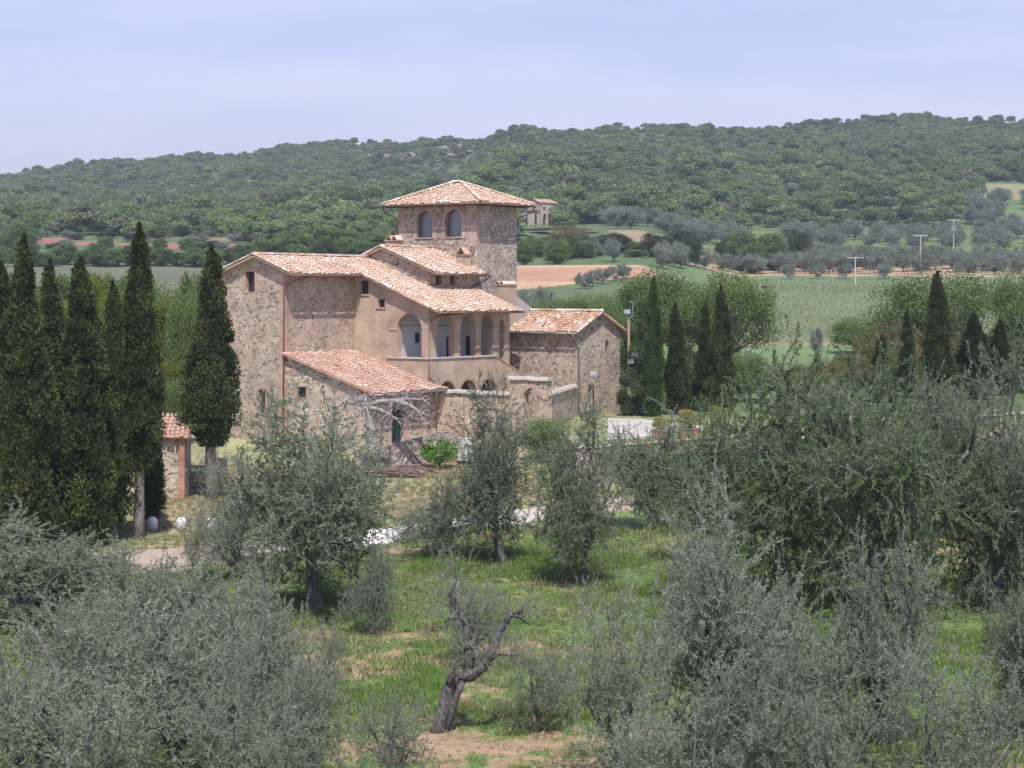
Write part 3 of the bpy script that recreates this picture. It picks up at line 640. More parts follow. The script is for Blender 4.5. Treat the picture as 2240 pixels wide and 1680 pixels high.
for pts in ([(e0,f0,ez),(e0,f1,ez),(cu,cv1,az),(cu,cv0,az)], [(e0,f1,ez),(e1,f1,ez),(cu,cv1,az)], [(e1,f1,ez),(e1,f0,ez),(cu,cv0,az),(cu,cv1,az)], [(e1,f0,ez),(e0,f0,ez),(cu,cv0,az)]):
    hp.append(roof('tower_roof_slope', pts, M_tileP, tw, 6+len(hp), slab=.1, caps=[((cu, cv1, az+.05), (e0, f1, ez+.05)), ((cu, cv0, az+.05), (e0, f0, ez+.05)), ((cu, cv1, az+.05), (e1, f1, ez+.05)), ((cu, cv0, az+.06), (cu, cv1, az+.06))] if not hp else ()))
q = MB()
for a in np.arange(f0+.2, f1, .5): q.box(vl(e0+.1, a+.05, ez-.19), vl(T0, a-.05, ez-.11))
for a in np.arange(T0+.3, e1, .5): q.box(vl(a-.05, f1-.1, ez-.19), vl(a+.05, TV1, ez-.11))
q.build('rafters', M_eave, tw)

# gutters and downpipes
def pipe(name, pts, r, mat, parent, s=7): m = MB(); m.tube([vl(*p) for p in pts], r, s); return m.build(name, mat, parent, smooth=True)
pipe('gutter', [(e0-.05, f0-.1, ez-.1), (e0-.05, f1+.05, ez-.1)], .07, M_copper, tw); pipe('gutter', [(e0, f1+.05, ez-.1), (e1+.1, f1+.05, ez-.1)], .07, M_copper, tw)
pipe('downpipe', [(e1, f1, ez-.15), (e1-.1, f1-.1, ez-.5), (T1+.06, TV1+.1, ez-1.0), (T1+.06, TV1+.06, ez-1.6)], .055, M_copper, tw)
pipe('downpipe', [(e0, f0, ez-.15), (e0+.1, f0+.1, ez-.5), (T0-.06, TV0-.06, ez-1.0), (T0-.06, TV0-.06, 12)], .055, M_copper, tw)
pipe('gutter', [(-.35, 1.07, rz_(1.0)-.08), (6.65, 1.07, rz_(1.0)-.08)], .06, M_copper, villa)
pipe('downpipe', [(1.4, 1.05, rz_(1.0)-.13), (.6, .5, rz_(.82)-.45), (-.08, .1, rz_(.82)-.95), (-.09, .07, ZB+.5)], .055, M_copper, villa)
pipe('gutter', [(6.65, 7.57, rz_(7.5)-.08), (16.55, 7.57, rz_(7.5)-.08)], .06, M_copper, villa)
pipe('downpipe', [(9.0, 7.57, rz_(7.5)-.13), (8.0, 6.85, rz_(7.35)-.3), (7.02, 6.64, rz_(7.35)-.65), (7.0, 6.64, 3.9), (7.15, 7.0, 3.4)], .055, M_copper, villa)
pipe('gutter', [(11, 4.12, uz(4.05)-.08), (17.3, 4.12, uz(4.05)-.08)], .06, M_copper, villa)
pipe('downpipe', [(17.3, 4.12, uz(4.05)-.1), (17.0, 3.5, uz(3.85)-.6), (16.3, 3.25, uz(3.85)-.95), (14.9, 3.25, uz(3.85)-1.25)], .06, M_copper, villa)

# chimneys: brick stack with tile hoods
def chimney(u, v, z0, z1, su, sv, mat, caps=2, tile=M_tileO):
    m = MB(); m.box(vl(u-su/2, v+sv/2, z0), vl(u+su/2, v-sv/2, z1)); o_ = m.build('chimney', mat, villa)
    m = MB(); m.box(vl(u-su/2-.07, v+sv/2+.07, z1+.001), vl(u+su/2+.07, v-sv/2-.07, z1+.07)); m.build('capstone', M_brkR, o_)
    m = MB()
    for i in range(caps):     # pairs of leaning tiles
        c = v-sv/2+sv*(i+.5)/caps; hw = sv/caps/2
        for sg in (-1, 1):
            a0 = vl(u-su/2, c+sg*hw, z1+.07); a1 = vl(u+su/2, c+sg*hw, z1+.07); b0 = vl(u-su/2, c+sg*.02, z1+.07+hw*1.25); b1 = vl(u+su/2, c+sg*.02, z1+.07+hw*1.25)
            off = np.array([0, -sg*.035, .03]); V = [np.array(p_) for p_ in (a0, a1, b1, b0)]; V += [p_+off for p_ in V]
            m.add(V, [(0,1,2,3), (7,6,5,4), (0,4,5,1), (1,5,6,2), (2,6,7,3), (3,7,4,0)], .35+.4*(i % 2))
    m.build('tile_hood', tile, o_, attr=True)
    return o_
chimney(13.75, -2.0, 11.5, 13.25, .7, 1.05, M_brkR)
chimney(16.35, 2.35, 10.9, 12.2, .75, .8, M_brkT, 1)
chimney(18.1, 4.85, ZB, 10.05, 1.6, .7, M_brkT, 2, M_tileP)
q = MB(); panel(q, (18.9, 5.15), B_d, B_n, [(0, 5), (4.0, 5), (4.0, 7.3), (1.9, 8.45), (0, 9.35)], (), .3); q.build('plastered_buttress', M_grey_plaster, villa)
q = MB(); q.tube([vl(10.3, 1.6, 9.9), vl(10.3, 1.6, 12.9)], .025, 6); q.tube([vl(10.0, 1.6, 12.6), vl(10.7, 1.6, 12.6)], .015, 5); q.build('aerial_mast', M_zinc, villa)

# lean-to
LT = MB(); lz = lambda v: 5.50 - .31*v
panel(LT, (.15, 0), A_d, A_n, [(.02, ZB), (7.0, ZB), (7.0, lz(7)-.08), (.02, lz(0)-.08)], [rect(1.05, 1.86, 2.63, 3.34)], .45)
panel(LT, (.6, 7.0), B_d, B_n, rect(0, 6.7, ZB, lz(7)-.08), [rect(2.04, 3.29, -.3, 2.45)], .45)
lt = LT.build('lean_to_wall', M_rubL, villa)
window(lt, (.15, 0), A_d, A_n, 1.05, 1.86, 2.63, 3.34, sill=False, bars=2)
q = MB(); panel(q, (.135, 0), A_d, A_n, rect(.8, 2.08, 2.6, 3.42), [rect(1.049, 1.861, 2.63, 3.34)], .05); q.build('brick_jamb', M_brkR, lt); q = MB()
panel(q, (.6, 7.015), B_d, B_n, rect(1.8, 3.75, -.3, 2.7), [rect(2.039, 3.291, -.3, 2.45)], .05); q.build('brick_jamb', M_brkR, lt)
q = MB(); panel(q, (.6, 6.75), B_d, B_n, rect(2.04, 3.29, -.29, 2.44), (), .06); dr = q.build('door', M_green, lt)
q = MB(); panel(q, (.6, 6.79), B_d, B_n, rect(2.64, 2.69, -.28, 2.4), (), .035); panel(q, (.6, 6.79), B_d, B_n, rect(2.1, 3.23, 1.5, 1.58), (), .03); q.build('door_rail', M_black, dr)
q = MB(); panel(q, (.6, 7.2), B_d, B_n, rect(1.8, 3.6, -.48, -.31), (), .7); q.build('threshold', M_stoneW, lt)
roof('lean_to_roof', [(-.15, .0, lz(0)+.05), (-.15, 7.85, lz(7.85)+.05), (7.7, 7.85, lz(7.85)+.05), (7.11, 6.6, lz(6.6)+.05), (7.11, 0.0, lz(0)+.05)], M_tileR, villa, 21)
pipe('gutter', [(-.15, 7.93, lz(7.85)-.06), (7.75, 7.93, lz(7.85)-.06)], .06, M_zinc, villa)
pipe('downpipe', [(0.1, 7.8, lz(7.75)-.1), (.2, 7.5, lz(7.75)-.45), (.1, 7.06, lz(7.75)-.9), (.1, 7.06, ZB)], .05, M_zinc, villa)

# ------------------------------------------------------------------ annex
def vworld(u, v, z=0): c, s = math.cos(VROT), math.sin(VROT); X, Yl = u, -v; return (VILLA[0]+X*c-Yl*s, VILLA[1]+X*s+Yl*c, z)
annex = tag(empty('stone_outbuilding', VILLA, VROT), 'lower stone building with gable end and orange tiled roof right of the farmhouse', 'house')
AN = MB(); a0, a1, v0, v1 = 18.0, 23.56, 5.2, 11.1; am = (a0+a1)/2
panel(AN, (a0, 0), A_d, A_n, rect(v0, v1, ZB, 6.85), (), .5)
panel(AN, (a0+.5, v1), B_d, B_n, [(0, ZB), (a1-a0-.5, ZB), (a1-a0-.5, 6.85), (am-a0-.5, 8.12), (0, 7.08)], [rect(21.6-18.5, 22.08-18.5, 5.05, 6.1), rect(19.5-18.5, 20.0-18.5, 1.75, 3.0)], .5)
panel(AN, (a1, 0), A_d, (1, 0), rect(v0, v1-.5, ZB, 6.85), (), .5)
panel(AN, (a0+.5, v0), B_d, (0, -1), [(0, ZB), (a1-a0-1, ZB), (a1-a0-1, 6.9), (am-a0-.5, 8.1), (0, 7.08)], (), .3)
an = AN.build('wall', M_rub, annex)
window(an, (18.5, 11.1), B_d, B_n, 3.1, 3.58, 5.05, 6.1, sill=False); window(an, (18.5, 11.1), B_d, B_n, 1.0, 1.5, 1.75, 3.0, sill=False)
q = MB(); ring(q, (18.5, 11.1), B_d, B_n, 2.9, 3.78, 6.13, .3, .015, .05); panel(q, (18.5, 11.115), B_d, B_n, rect(2.85, 3.83, 4.9, 6.13), [rect(3.099, 3.581, 5.05, 6.1)], .05); q.build('brick_surround', M_brkT, an)
asl = .43
roof('roof', [(a0-.5, v0-.0, 6.75), (a0-.5, v1+.35, 6.75), (am, v1+.35, 6.75+asl*(am-a0+.5)), (am, v0, 6.75+asl*(am-a0+.5))], M_tileO, annex, 31, caps=[((am, v0, 6.78+asl*(am-a0+.5)), (am, v1+.35, 6.78+asl*(am-a0+.5)))])
roof('roof', [(a1+.65, v0-.0, 6.68), (a1+.65, v1+.35, 6.68), (am, v1+.35, 6.75+asl*(am-a0+.5)), (am, v0, 6.75+asl*(am-a0+.5))], M_tileO, annex, 32)
pipe('gutter', [(a0-.56, v0, 6.66), (a0-.56, v1+.35, 6.66)], .06, M_zinc, annex)
pipe('downpipe', [(a0-.56, v1+.05, 6.6), (a0-.5, v1+.05, 6.4), (a0+.1, v1+.1, 5.6), (a0+.1, v1+.07, ZB+.5)], .055, M_zinc, annex)

# ------------------------------------------------------------------ courtyard wall with gate
cw = tag(empty('courtyard_wall', VILLA, VROT), 'high rubble courtyard wall with a mossy rounded coping and an arched gateway', 'wall')
q = MB(); panel(q, (7.3, 0), A_d, A_n, rect(7.06, 13.1, ZB, 2.85), (), .45); q.build('wall', M_rubC, cw)
q = MB(); panel(q, (7.25, 0), A_d, A_n, rect(13.1, 16.0, ZB, 3.85), [arch(14.2, 15.45, ZB+.02, 2.75, .62)], .55); gw = q.build('gateway', M_rubC, cw)
q = MB(); ring(q, (7.25, 0), A_d, A_n, 14.2, 15.45, 2.75, .26, .03, .2, rise=.62); q.build('brick_arch', M_brkR, gw)
dv = Vector((18.0-7.5, 11.15-16.0)); ld = dv.length; dd = (dv.x/ld, dv.y/ld); nn_ = (dd[1], -dd[0]); nn_ = (-dd[1], dd[0])
q = MB(); panel(q, (7.5, 16.0), dd, nn_, rect(0, ld, ZB, 2.9), (), .45); q.build('side_wall', M_rubC, cw)
def coping(o, d, nrm, s0, s1, z, wd):
    m = MB(); n_ = 7; th = np.linspace(0, math.pi, n_); st = np.arange(s0, s1+.01, .32); rs = np.random.RandomState(int(z*10))
    rows_ = []
    for s in st:
        j = rs.normal(0, .02)
        rows_.append([(o[0]+d[0]*s-nrm[0]*(wd/2+math.cos(t_)*(wd/2+.12)), -(o[1]+d[1]*s-nrm[1]*(wd/2+math.cos(t_)*(wd/2+.12))), z+math.sin(t_)*.24+j) for t_ in th])
    V = [p_ for r_ in rows_ for p_ in r_]; f = []
    for i in range(len(st)-1):
        for k_ in range(n_-1): f.append((i*n_+k_, i*n_+k_+1, (i+1)*n_+k_+1, (i+1)*n_+k_))
        f.append((i*n_, (i+1)*n_, (i+1)*n_+n_-1, i*n_+n_-1))
    f.append(tuple(range(n_))); f.append(tuple(range(len(V)-n_, len(V))))
    m.add(V, f); return m
coping((7.3, 0), A_d, A_n, 7.1, 13.2, 2.86, .45).build('coping', M_cope, cw)
coping((7.25, 0), A_d, A_n, 12.95, 16.3, 3.86, .55).build('coping', M_cope, gw)
coping((7.5, 16.0), dd, nn_, -.1, ld-.2, 2.91, .45).build('coping', M_cope, cw)

# terrace walls (world coordinates)
def wall_line(mb, pts, z0, z1, th, zt=None):
    for (xa, ya, za), (xb, yb, zb) in zip(pts[:-1], pts[1:]):
        d = Vector((xb-xa, yb-ya)); l = d.length; d /= l; nv = Vector((d.y, -d.x))*th/2
        v = [(xa+nv.x, ya+nv.y, z0), (xb+nv.x, yb+nv.y, z0), (xb-nv.x, yb-nv.y, z0), (xa-nv.x, ya-nv.y, z0)]
        v += [(v[0][0], v[0][1], za), (v[1][0], v[1][1], zb), (v[2][0], v[2][1], zb), (v[3][0], v[3][1], za)]
        mb.add(v, [(0,3,2,1),(4,5,6,7),(0,1,5,4),(1,2,6,5),(2,3,7,6),(3,0,4,7)])
rw = tag(empty('retaining_wall', (12.3, 107.7, -1.2)), 'long grey fieldstone retaining wall with thin pale coping below the driveway', 'wall')
q = MB(); wall_line(q, [(x_-12.3, y_-107.7, .9+1.2+.05) for x_, y_ in ((3.45,99.55),(12.35,107.75),(21.1,115.75),(40.2,133.8))], -1.4, 0, .45); q.build('wall', M_dry, rw)
q = MB(); wall_line(q, [(x_-12.3, y_-107.7, 2.21) for x_, y_ in ((3.4,99.5),(12.35,107.72),(21.1,115.72),(40.2,133.75))], 2.152, 0, .55); q.build('coping', M_stoneW, rw)
# ramp wall before the lean-to door
rp = tag(empty('ramp_wall', W(905, 975, 111)), 'low sloping fieldstone wall rising toward the green door and the shrub', 'wall')
q = MB(); o0 = W(905, 975, 111)
pl = [(800,111.5,988),(852,111,976),(905,111.5,958),(953,112.2,945),(1000,113,942)]
q2 = MB()
pts_ = [(W(a, c_, b)-o0) for a, b, c_ in pl]
wall_line(q, [(p_.x, p_.y, p_.z) for p_ in pts_], -2.3, 0, .4); q.build('wall', M_dry, rp)
q = MB(); a_ = W(1003, 941, 113)-o0; q.box((a_.x-.05, a_.y-.3, -2.4), (a_.x+.35, a_.y+.25, a_.z+.05)); q.build('pillar', M_brkD, rp)
tg = MB(); tg.prism([tuple(vworld(.2, 7.1)[:2]), tuple(vworld(7.2, 7.1)[:2]), tuple(vworld(7.2, 9.2)[:2]), (-3.4, 113.2), (-7.6, 111.4), (-9.4, 111.6)], -2.2, -.42)
tag(tg.build('terrace_path', M_drive), kind='structure')
tr_ = tag(MB(), None) if False else None
q = MB(); a_ = W(1001, 985, 112); b_ = W(1036, 958, 112); q.box((a_.x, 111.6, a_.z-.6), (b_.x, 112.4, b_.z)); 
o_ = tag(q.build('stone_trough', M_conc), 'pale grey stone trough beside the brick pillar below the courtyard wall', 'trough')

# ------------------------------------------------------------------ tree building
def nrm_(v): return v/(np.linalg.norm(v, axis=-1, keepdims=True)+1e-9)
def leaf_quads(P, D, Lg, Wd, rs, flat=None):
    """diamond leaves: P base points, D directions, Lg lengths, Wd widths"""
    n = len(P); D = nrm_(D); S = nrm_(np.cross(D, rs.normal(size=(n, 3)) if flat is None else flat))
    Lg = np.broadcast_to(Lg, (n,))[:, None]; Wd = np.broadcast_to(Wd, (n,))[:, None]
    V = np.stack([P, P+D*Lg*.5+S*Wd, P+D*Lg, P+D*Lg*.5-S*Wd], 1).reshape(-1, 3)
    return V, np.arange(n*4).reshape(n, 4)

def bend_path(rs, p, d, ln, n, wander, up, out=None):
    pts = [p]; d = d/np.linalg.norm(d)
    for i in range(n):
        d = d + rs.normal(size=3)*wander + np.array([0, 0, up]); d /= np.linalg.norm(d)
        p = p + d*ln/n; pts.append(p)
    return np.array(pts), d

def olive_variant(name, seed, leaves_mat, h=5.0, trunk_h=.8, spread=1.0, up=.06, limbs=5, nb=7, nt_=6, nw=6, tw_len=.62, lpt=62, leaf=(.072, .0078), gnarl=.16, tr=.18, lean=0, droop=.25, sparse=1.0):
    """wood, crown and twig meshes of an olive: gnarled trunk, limbs, branchlets, leafy twigs reaching low all round"""
    rs = np.random.RandomState(seed); wood = MB(); twig = MB(); TP = []
    d0 = np.array([lean, rs.normal()*.12, 1.0]); p0 = np.array([0, 0, -.35])
    tp, td = bend_path(rs, p0, d0, trunk_h+.35, 6, gnarl*.6, .05)
    rad = np.linspace(1.35, .85, len(tp))*tr; rad[0] *= 1.25; rad *= 1+rs.normal(size=len(rad))*.07
    wood.tube(tp, rad, 9)
    sc_ = h/5.0
    for i in range(limbs):
        a = 2*math.pi*(i+rs.rand()*.6)/limbs
        d = np.array([math.cos(a)*spread, math.sin(a)*spread, rs.uniform(.55, 1.7)])
        L1 = rs.uniform(1.5, 2.3)*sc_
        lp, ld_ = bend_path(rs, tp[-1]-td*.25*rs.rand(), d, L1, 7, gnarl, up)
        wood.tube(lp, np.linspace(tr*.6, tr*.2, len(lp)), 7)
        for j in range(nb):
            f = .15+.85*(j+rs.rand())/nb; b0 = lp[min(int(f*7), 7)]
            side = rs.normal(size=3)*.85; side[2] *= .6
            dd = nrm_(ld_*(.25+.5*f) + side + np.array([math.cos(a)*.35, math.sin(a)*.35, (-.45 if j % 2 == 0 else .55)])); L2 = rs.uniform(.8, 1.5)*sc_
            bp_, bd = bend_path(rs, b0, dd, L2, 5, .17, up*.8 if j % 2 else -.04)
            wood.tube(bp_, np.linspace(tr*.17, tr*.06, len(bp_)), 5)
            for k in range(nt_):
                g = .2+.8*(k+rs.rand())/nt_; c0 = bp_[min(int(g*5), 5)]
                de = nrm_(bd*.5+rs.normal(size=3)*.8+np.array([0, 0, .2-droop*.5])); L3 = rs.uniform(.45, 1.0)*sc_
                cp, cd = bend_path(rs, c0, de, L3, 4, .16, up-droop*.12)
                twig.tube(cp, np.linspace(tr*.05, tr*.02, len(cp)), 3)
                for q_ in range(nw):
                    if rs.rand() > sparse: continue
                    g2 = .1+.9*(q_+rs.rand())/nw; e0_ = cp[min(int(g2*4), 4)]
                    df = nrm_(cd*.55+rs.normal(size=3)*.75+np.array([0, 0, .32-droop])); L4 = rs.uniform(.5, 1.15)*tw_len
                    ep, ed = bend_path(rs, e0_, df, L4, 4, .15, .04-droop*.2)
                    TP.append(ep)
    TP = np.array(TP); nT = len(TP)
    for ep in TP[::2]: twig.tube(ep, np.linspace(.0055, .003, 5), 3)
    s = rs.rand(nT, lpt)**.8*3.999; i0 = s.astype(int); fr = (s-i0)[..., None]
    ii = np.arange(nT)[:, None]; A = TP[ii, i0]; B = TP[ii, i0+1]; P = (A+(B-A)*fr).reshape(-1, 3); D = nrm_(B-A).reshape(-1, 3)
    D = nrm_(D*.75+rs.normal(size=P.shape)*.55)
    V, Fq = leaf_quads(P, D, leaf[0]*rs.uniform(.6, 1.15, len(P)), leaf[1]*rs.uniform(.8, 1.3, len(P)), rs)
    tone = np.repeat(rs.rand(nT)*.5, lpt)+rs.rand(len(P))*.5
    cm = raw_mesh(name+'_crown', V, Fq, leaves_mat, np.repeat(tone, 4))
    def mk(mb, nm, mt):
        me = bpy.data.meshes.new(nm); me.from_pydata(np.concatenate(mb.v).tolist(), [], mb.f); me.materials.append(mt)
        me.polygons.foreach_set('use_smooth', [True]*len(me.polygons)); me.update(); return me
    return mk(wood, name+'_trunk', B_ol), cm, mk(twig, name+'_twigs', B_twig)

def plant(name, meshes, partnames, loc, rz, scl, label, cat, group=None):
    e = empty(name, loc, rz); e.scale = scl if isinstance(scl, tuple) else (scl,)*3
    tag(e, label, cat, group)
    for me, pn in zip(meshes, partnames):
        link(bpy.data.objects.new(pn, me), e)
    return e
PN = ('trunk', 'crown', 'twigs')

OV = {
 'a': olive_variant('olive_a', 1, L_olive, 5.2, limbs=6, nb=8),
 'b': olive_variant('olive_b', 2, L_olive, 5.0, 1.0, gnarl=.2, lean=.2),
 'd': olive_variant('olive_d', 3, L_oliveD, 5.4, .9, .9, .08, lpt=68),
 'e': olive_variant('olive_e', 4, L_oliveD, 5.4, 1.0, .95, .06, lpt=68, lean=-.15),
 's': olive_variant('olive_s', 5, L_oliveS, 4.8, .7, 1.0, .05, 5, 6, 6, 6, lpt=56, gnarl=.2, tr=.12),
 'a2': olive_variant('olive_a_lifted', 11, L_olive, 5.2, 1.0, .95, .07, 6, 8, 6, 6, lpt=60, tr=.13, droop=.2),
 't': olive_variant('olive_t', 6, L_oliveS, 4.8, .6, .9, .10, 5, 5, 5, 5, lpt=38, gnarl=.2, tr=.08, sparse=.85, droop=.1, tw_len=.7),
 'u': olive_variant('olive_u', 7, L_olive, 5.6, .9, .5, .13, 4, 8, 6, 7, lpt=52, tr=.11, droop=.22),
}
OH = {}
for k_, ms in OV.items():
    co = np.zeros(len(ms[1].vertices)*3, np.float32); ms[1].vertices.foreach_get('co', co); co = co.reshape(-1, 3)
    lo, hi = np.percentile(co, 1, axis=0), np.percentile(co, 99, axis=0); OH[k_] = (float(hi[2]), float(max(hi[0]-lo[0], hi[1]-lo[1])), float((hi[0]+lo[0])/2), float((hi[1]+lo[1])/2))
def olive(var, px, Y, top, wid, rz, label, group='olive trees in the near grove'):
    """px: crown centre column, Y: depth, top: photo row of the crown top, wid: crown width in photo pixels"""
    base = at(px, Y); h = CH-(top-HY)/F*Y - base.z; H0, W0, ox, oy = OH[var]
    sz = h/H0; sw = (wid/F*Y)/W0; c, s = math.cos(rz), math.sin(rz)
    base.x -= (ox*c-oy*s)*sw
    return plant('olive_tree', OV[var], PN, base, rz, (sw, sw, sz), label, 'tree', group)

# back rows first
olive('a2', 662, 63, 893, 540, .4, 'large round olive with ivied dark trunk in front of the lean-to, left of centre')
olive('u', 1074, 74, 848, 205, 1.0, 'tall dark olive column hiding the arched gateway')
olive('u', 1264, 70, 880, 185, 2.6, 'dark upright olive beside the lamp post, right of the gateway olive')
olive('s', 935, 76, 1062, 190, 1.2, 'small thin silvery olive at the edge of the white gravel road')
olive('t', 505, 70, 1075, 190, .3, 'small pale olive under the cypress next to the white bollards')
olive('t', 428, 71, 1120, 70, 2.3, 'slim dark little olive between two white bollards')
olive('b', 1430, 84, 930, 210, 2.0, 'greyish olive in front of the fieldstone retaining wall')
olive('d', 1675, 64, 790, 500, .8, 'big dark green olive crown right of the driveway planters')
olive('e', 1940, 61, 805, 460, 2.2, 'big dense dark olive second from the right edge')
olive('a', 2190, 62, 800, 360, 3.3, 'tall olive with bent grey trunk at the right edge')
olive('d', 2090, 80, 845, 300, 4.4, 'pale grey olive crown behind the dense right hand olives')
olive('e', 1560, 73, 895, 200, 5.0, 'dark olive touching the yellow potted shrubs')
olive('s', 1545, 52, 1180, 230, 5.3, 'low silvery olive at the left foot of the big right hand olives')
olive('b', 60, 60, 1155, 400, 5.1, 'broad olive crown at the left edge below the cypress row')
olive('s', 330, 57, 1235, 300, 2.9, 'greenish olive below the white bollards')
olive('s', 520, 54, 1270, 260, 1.9, 'silvery olive with pale blossom sprigs left of the leaning stump', )
olive('t', 1030, 55, 1250, 0.1+190, 4.1, 'faint twiggy young olive behind the split bare olive')
olive('t', 722, 52, 1355, 80, 2.2, 'tiny grey olive sapling standing alone on the green grass')
# front row
olive('t', 75, 40, 1330, 480, .5, 'silvery olive filling the bottom left corner')
olive('t', 390, 42.5, 1265, 470, 3.6, 'wide wispy olive with lichen spotted trunk at the bottom left')
olive('t', 610, 41, 1370, 260, 2.4, 'thin twiggy olive at the bottom between the lichen spotted olive and the bare stump')
olive('t', 1360, 42, 1275, 290, 1.1, 'young silvery olive right of the bare split olive')
olive('s', 1650, 43, 1125, 480, 4.6, 'large silvery olive with broken stump at the bottom right')
olive('s', 1890, 45, 1190, 330, .2, 'grey olive crown behind the broken stump olive')
olive('t', 2080, 38, 1390, 400, 3.0, 'wispy olive in the bottom right corner')
olive('b', 2230, 46, 1310, 200, 1.0, 'grey olive sprays cut by the right edge above the grass')

olive('b', 215, 47, 1330, 340, 1.7, 'grey green olive crown between the left edge and the lichen spotted olive')
olive('t', 170, 37.5, 1440, 420, 4.9, 'finely twigged olive at the very bottom, left part')
olive('b', 470, 48, 1330, 260, .9, 'greenish olive behind the wide wispy one')
olive('t', 560, 37, 1500, 330, 2.6, 'low sparse olive at the bottom edge left of the stump')
olive('t', 200, 66, 1190, 200, 2.6, 'small pale olive under the cypress row')
olive('t', 1480, 37, 1480, 300, 5.6, 'sparse olive shoots at the bottom edge below the young silvery olive')
olive('s', 1760, 37.5, 1400, 400, 3.7, 'dense silvery olive crown at the bottom edge around the stump')
olive('d', 1820, 70, 838, 330, 3.7, 'dark olive filling the gap between the two big right hand olives')

olive('t', 520, 74, 985, 170, 2.2, 'thin pale olive before the foot of the gable wall, left behind the ivied olive')

olive('b', 335, 50, 1235, 370, .3, 'wide olive crown rising above the wispy lichen spotted one')
olive('s', 540, 47, 1300, 280, 5.9, 'silvery olive crown between the ivied olive and the lower left thicket')
olive('t', 690, 41.5, 1440, 150, 1.4, 'sparse twiggy shoots at the right end of the lower left thicket')

olive('t', 1185, 47, 1400, 190, 3.3, 'thin wispy olive shoots right of the bare split olive')
olive('t', 850, 40, 1500, 200, 4.6, 'sparse grey shoots at the bottom edge left of the bare split olive')
olive('s', 800, 60, 1215, 130, 1.1, 'small grey olive bush on the grass beside the ivied olive')

# bare split olive in the middle foreground, modelled limb by limb
def skel(pts, Y, org):
    return np.array([np.array(W(a, b, Y+c)) - org for a, b, c in pts])
def split_olive():
    Y = 46.9; base = at(957, Y); org = np.array(base); rs = np.random.RandomState(3); m = MB()
    e = tag(empty('olive_tree', base), 'old nearly bare olive split into two gnarled limbs with dark leaning trunk', 'tree', 'olive trees in the near grove')
    p = skel([(950,1625,0),(960,1585,0),(972,1540,0),(985,1495,.1),(1003,1478,.1)], Y, org); m.tube(p, [.23,.18,.17,.18,.14], 11)
    p2 = skel([(958,1628,.1),(985,1560,.1),(1000,1520,.0),(1010,1488,0)], Y, org); m.tube(p2, [.17,.12,.11,.10], 9)
    m.tube(skel([(985,1495,0),(992,1466,0),(1001,1450,.1)], Y, org), [.16,.09,.03], 6)
    m.tube(skel([(1003,1482,.1),(1030,1480,0),(1056,1460,-.1),(1078,1425,0),(1090,1390,.1),(1103,1360,.1),(1120,1345,0),(1140,1350,0),(1160,1368,.1)], Y, org), [.15,.14,.12,.11,.10,.09,.08,.05,.02], 8)
    m.tube(skel([(1120,1346,0),(1140,1335,0),(1146,1320,0)], Y, org), [.07,.05,.02], 6)
    m.tube(skel([(1022,1480,.1),(1028,1440,.15),(1020,1400,.2),(1022,1366,.2),(1008,1345,.2),(995,1320,.2),(985,1298,.2),(994,1275,.25),(999,1255,.3),(985,1235,.3)], Y, org), [.13,.11,.10,.095,.075,.065,.055,.045,.03,.015], 8)
    m.tube(skel([(1022,1368,.2),(1005,1352,0),(985,1352,-.2),(975,1372,-.3)], Y, org), [.05,.04,.025,.015], 5)
    m.tube(skel([(1060,1450,-.1),(1095,1430,-.3),(1115,1432,-.4),(1130,1460,-.5)], Y, org), [.05,.035,.025,.012], 5)
    m.tube(skel([(1025,1420,.1),(1000,1405,.0),(985,1410,-.1)], Y, org), [.04,.03,.015], 5)
    V = np.concatenate(m.v); V += np.stack([vnoise(V[:,2]*3, V[:,0]*2, .25, 2, 1)-.5, vnoise(V[:,2]*3, V[:,1]*2, .25, 2, 2)-.5, 0*V[:,0]], 1)*.09
    m.v = [V]; m.build('trunk', B_dead, e, smooth=True)
    tips = skel([(1003,1478,.1),(1022,1366,.2),(1028,1440,.1),(1078,1425,0),(1103,1360,.1),(1140,1345,0),(995,1320,.2),(985,1298,.2),(994,1262,.25),(1001,1450,.1),(1056,1460,0),(1146,1320,0),(1020,1400,.2),(985,1352,-.2),(1115,1432,-.4),(985,1235,.3)], Y, org)
    tw = MB(); TP = []
    for t_ in tips:
        for k in range(6):
            d = nrm_(rs.normal(size=3)+np.array([0, 0, .3])); pth, dd = bend_path(rs, t_, d, rs.uniform(.35, .9), 5, .25, .05); tw.tube(pth, np.linspace(.012, .004, 6), 3)
            for q_ in range(4):
                pp, _d = bend_path(rs, pth[rs.randint(1, 6)], nrm_(dd+rs.normal(size=3)*.8), rs.uniform(.2, .5), 4, .15, .03); tw.tube(pp, np.linspace(.006, .003, 5), 3)
                if rs.rand() < .55: TP.append(pp)
    tw.build('twigs', B_twig, e)
    TP = np.array(TP); nT = len(TP); s = rs.rand(nT, 22)*3.99; i0 = s.astype(int); ii = np.arange(nT)[:, None]; A = TP[ii, i0]; B = TP[ii, i0+1]
    P = (A+(B-A)*(s-i0)[..., None]).reshape(-1, 3); V, Fq = leaf_quads(P, nrm_(B-A).reshape(-1, 3)+rs.normal(size=P.shape)*.6, .055, .008, rs)
    link(bpy.data.objects.new('crown', raw_mesh('sparse_crown', V, Fq, L_oliveS, np.repeat(rs.rand(len(P)), 4))), e)
split_olive()

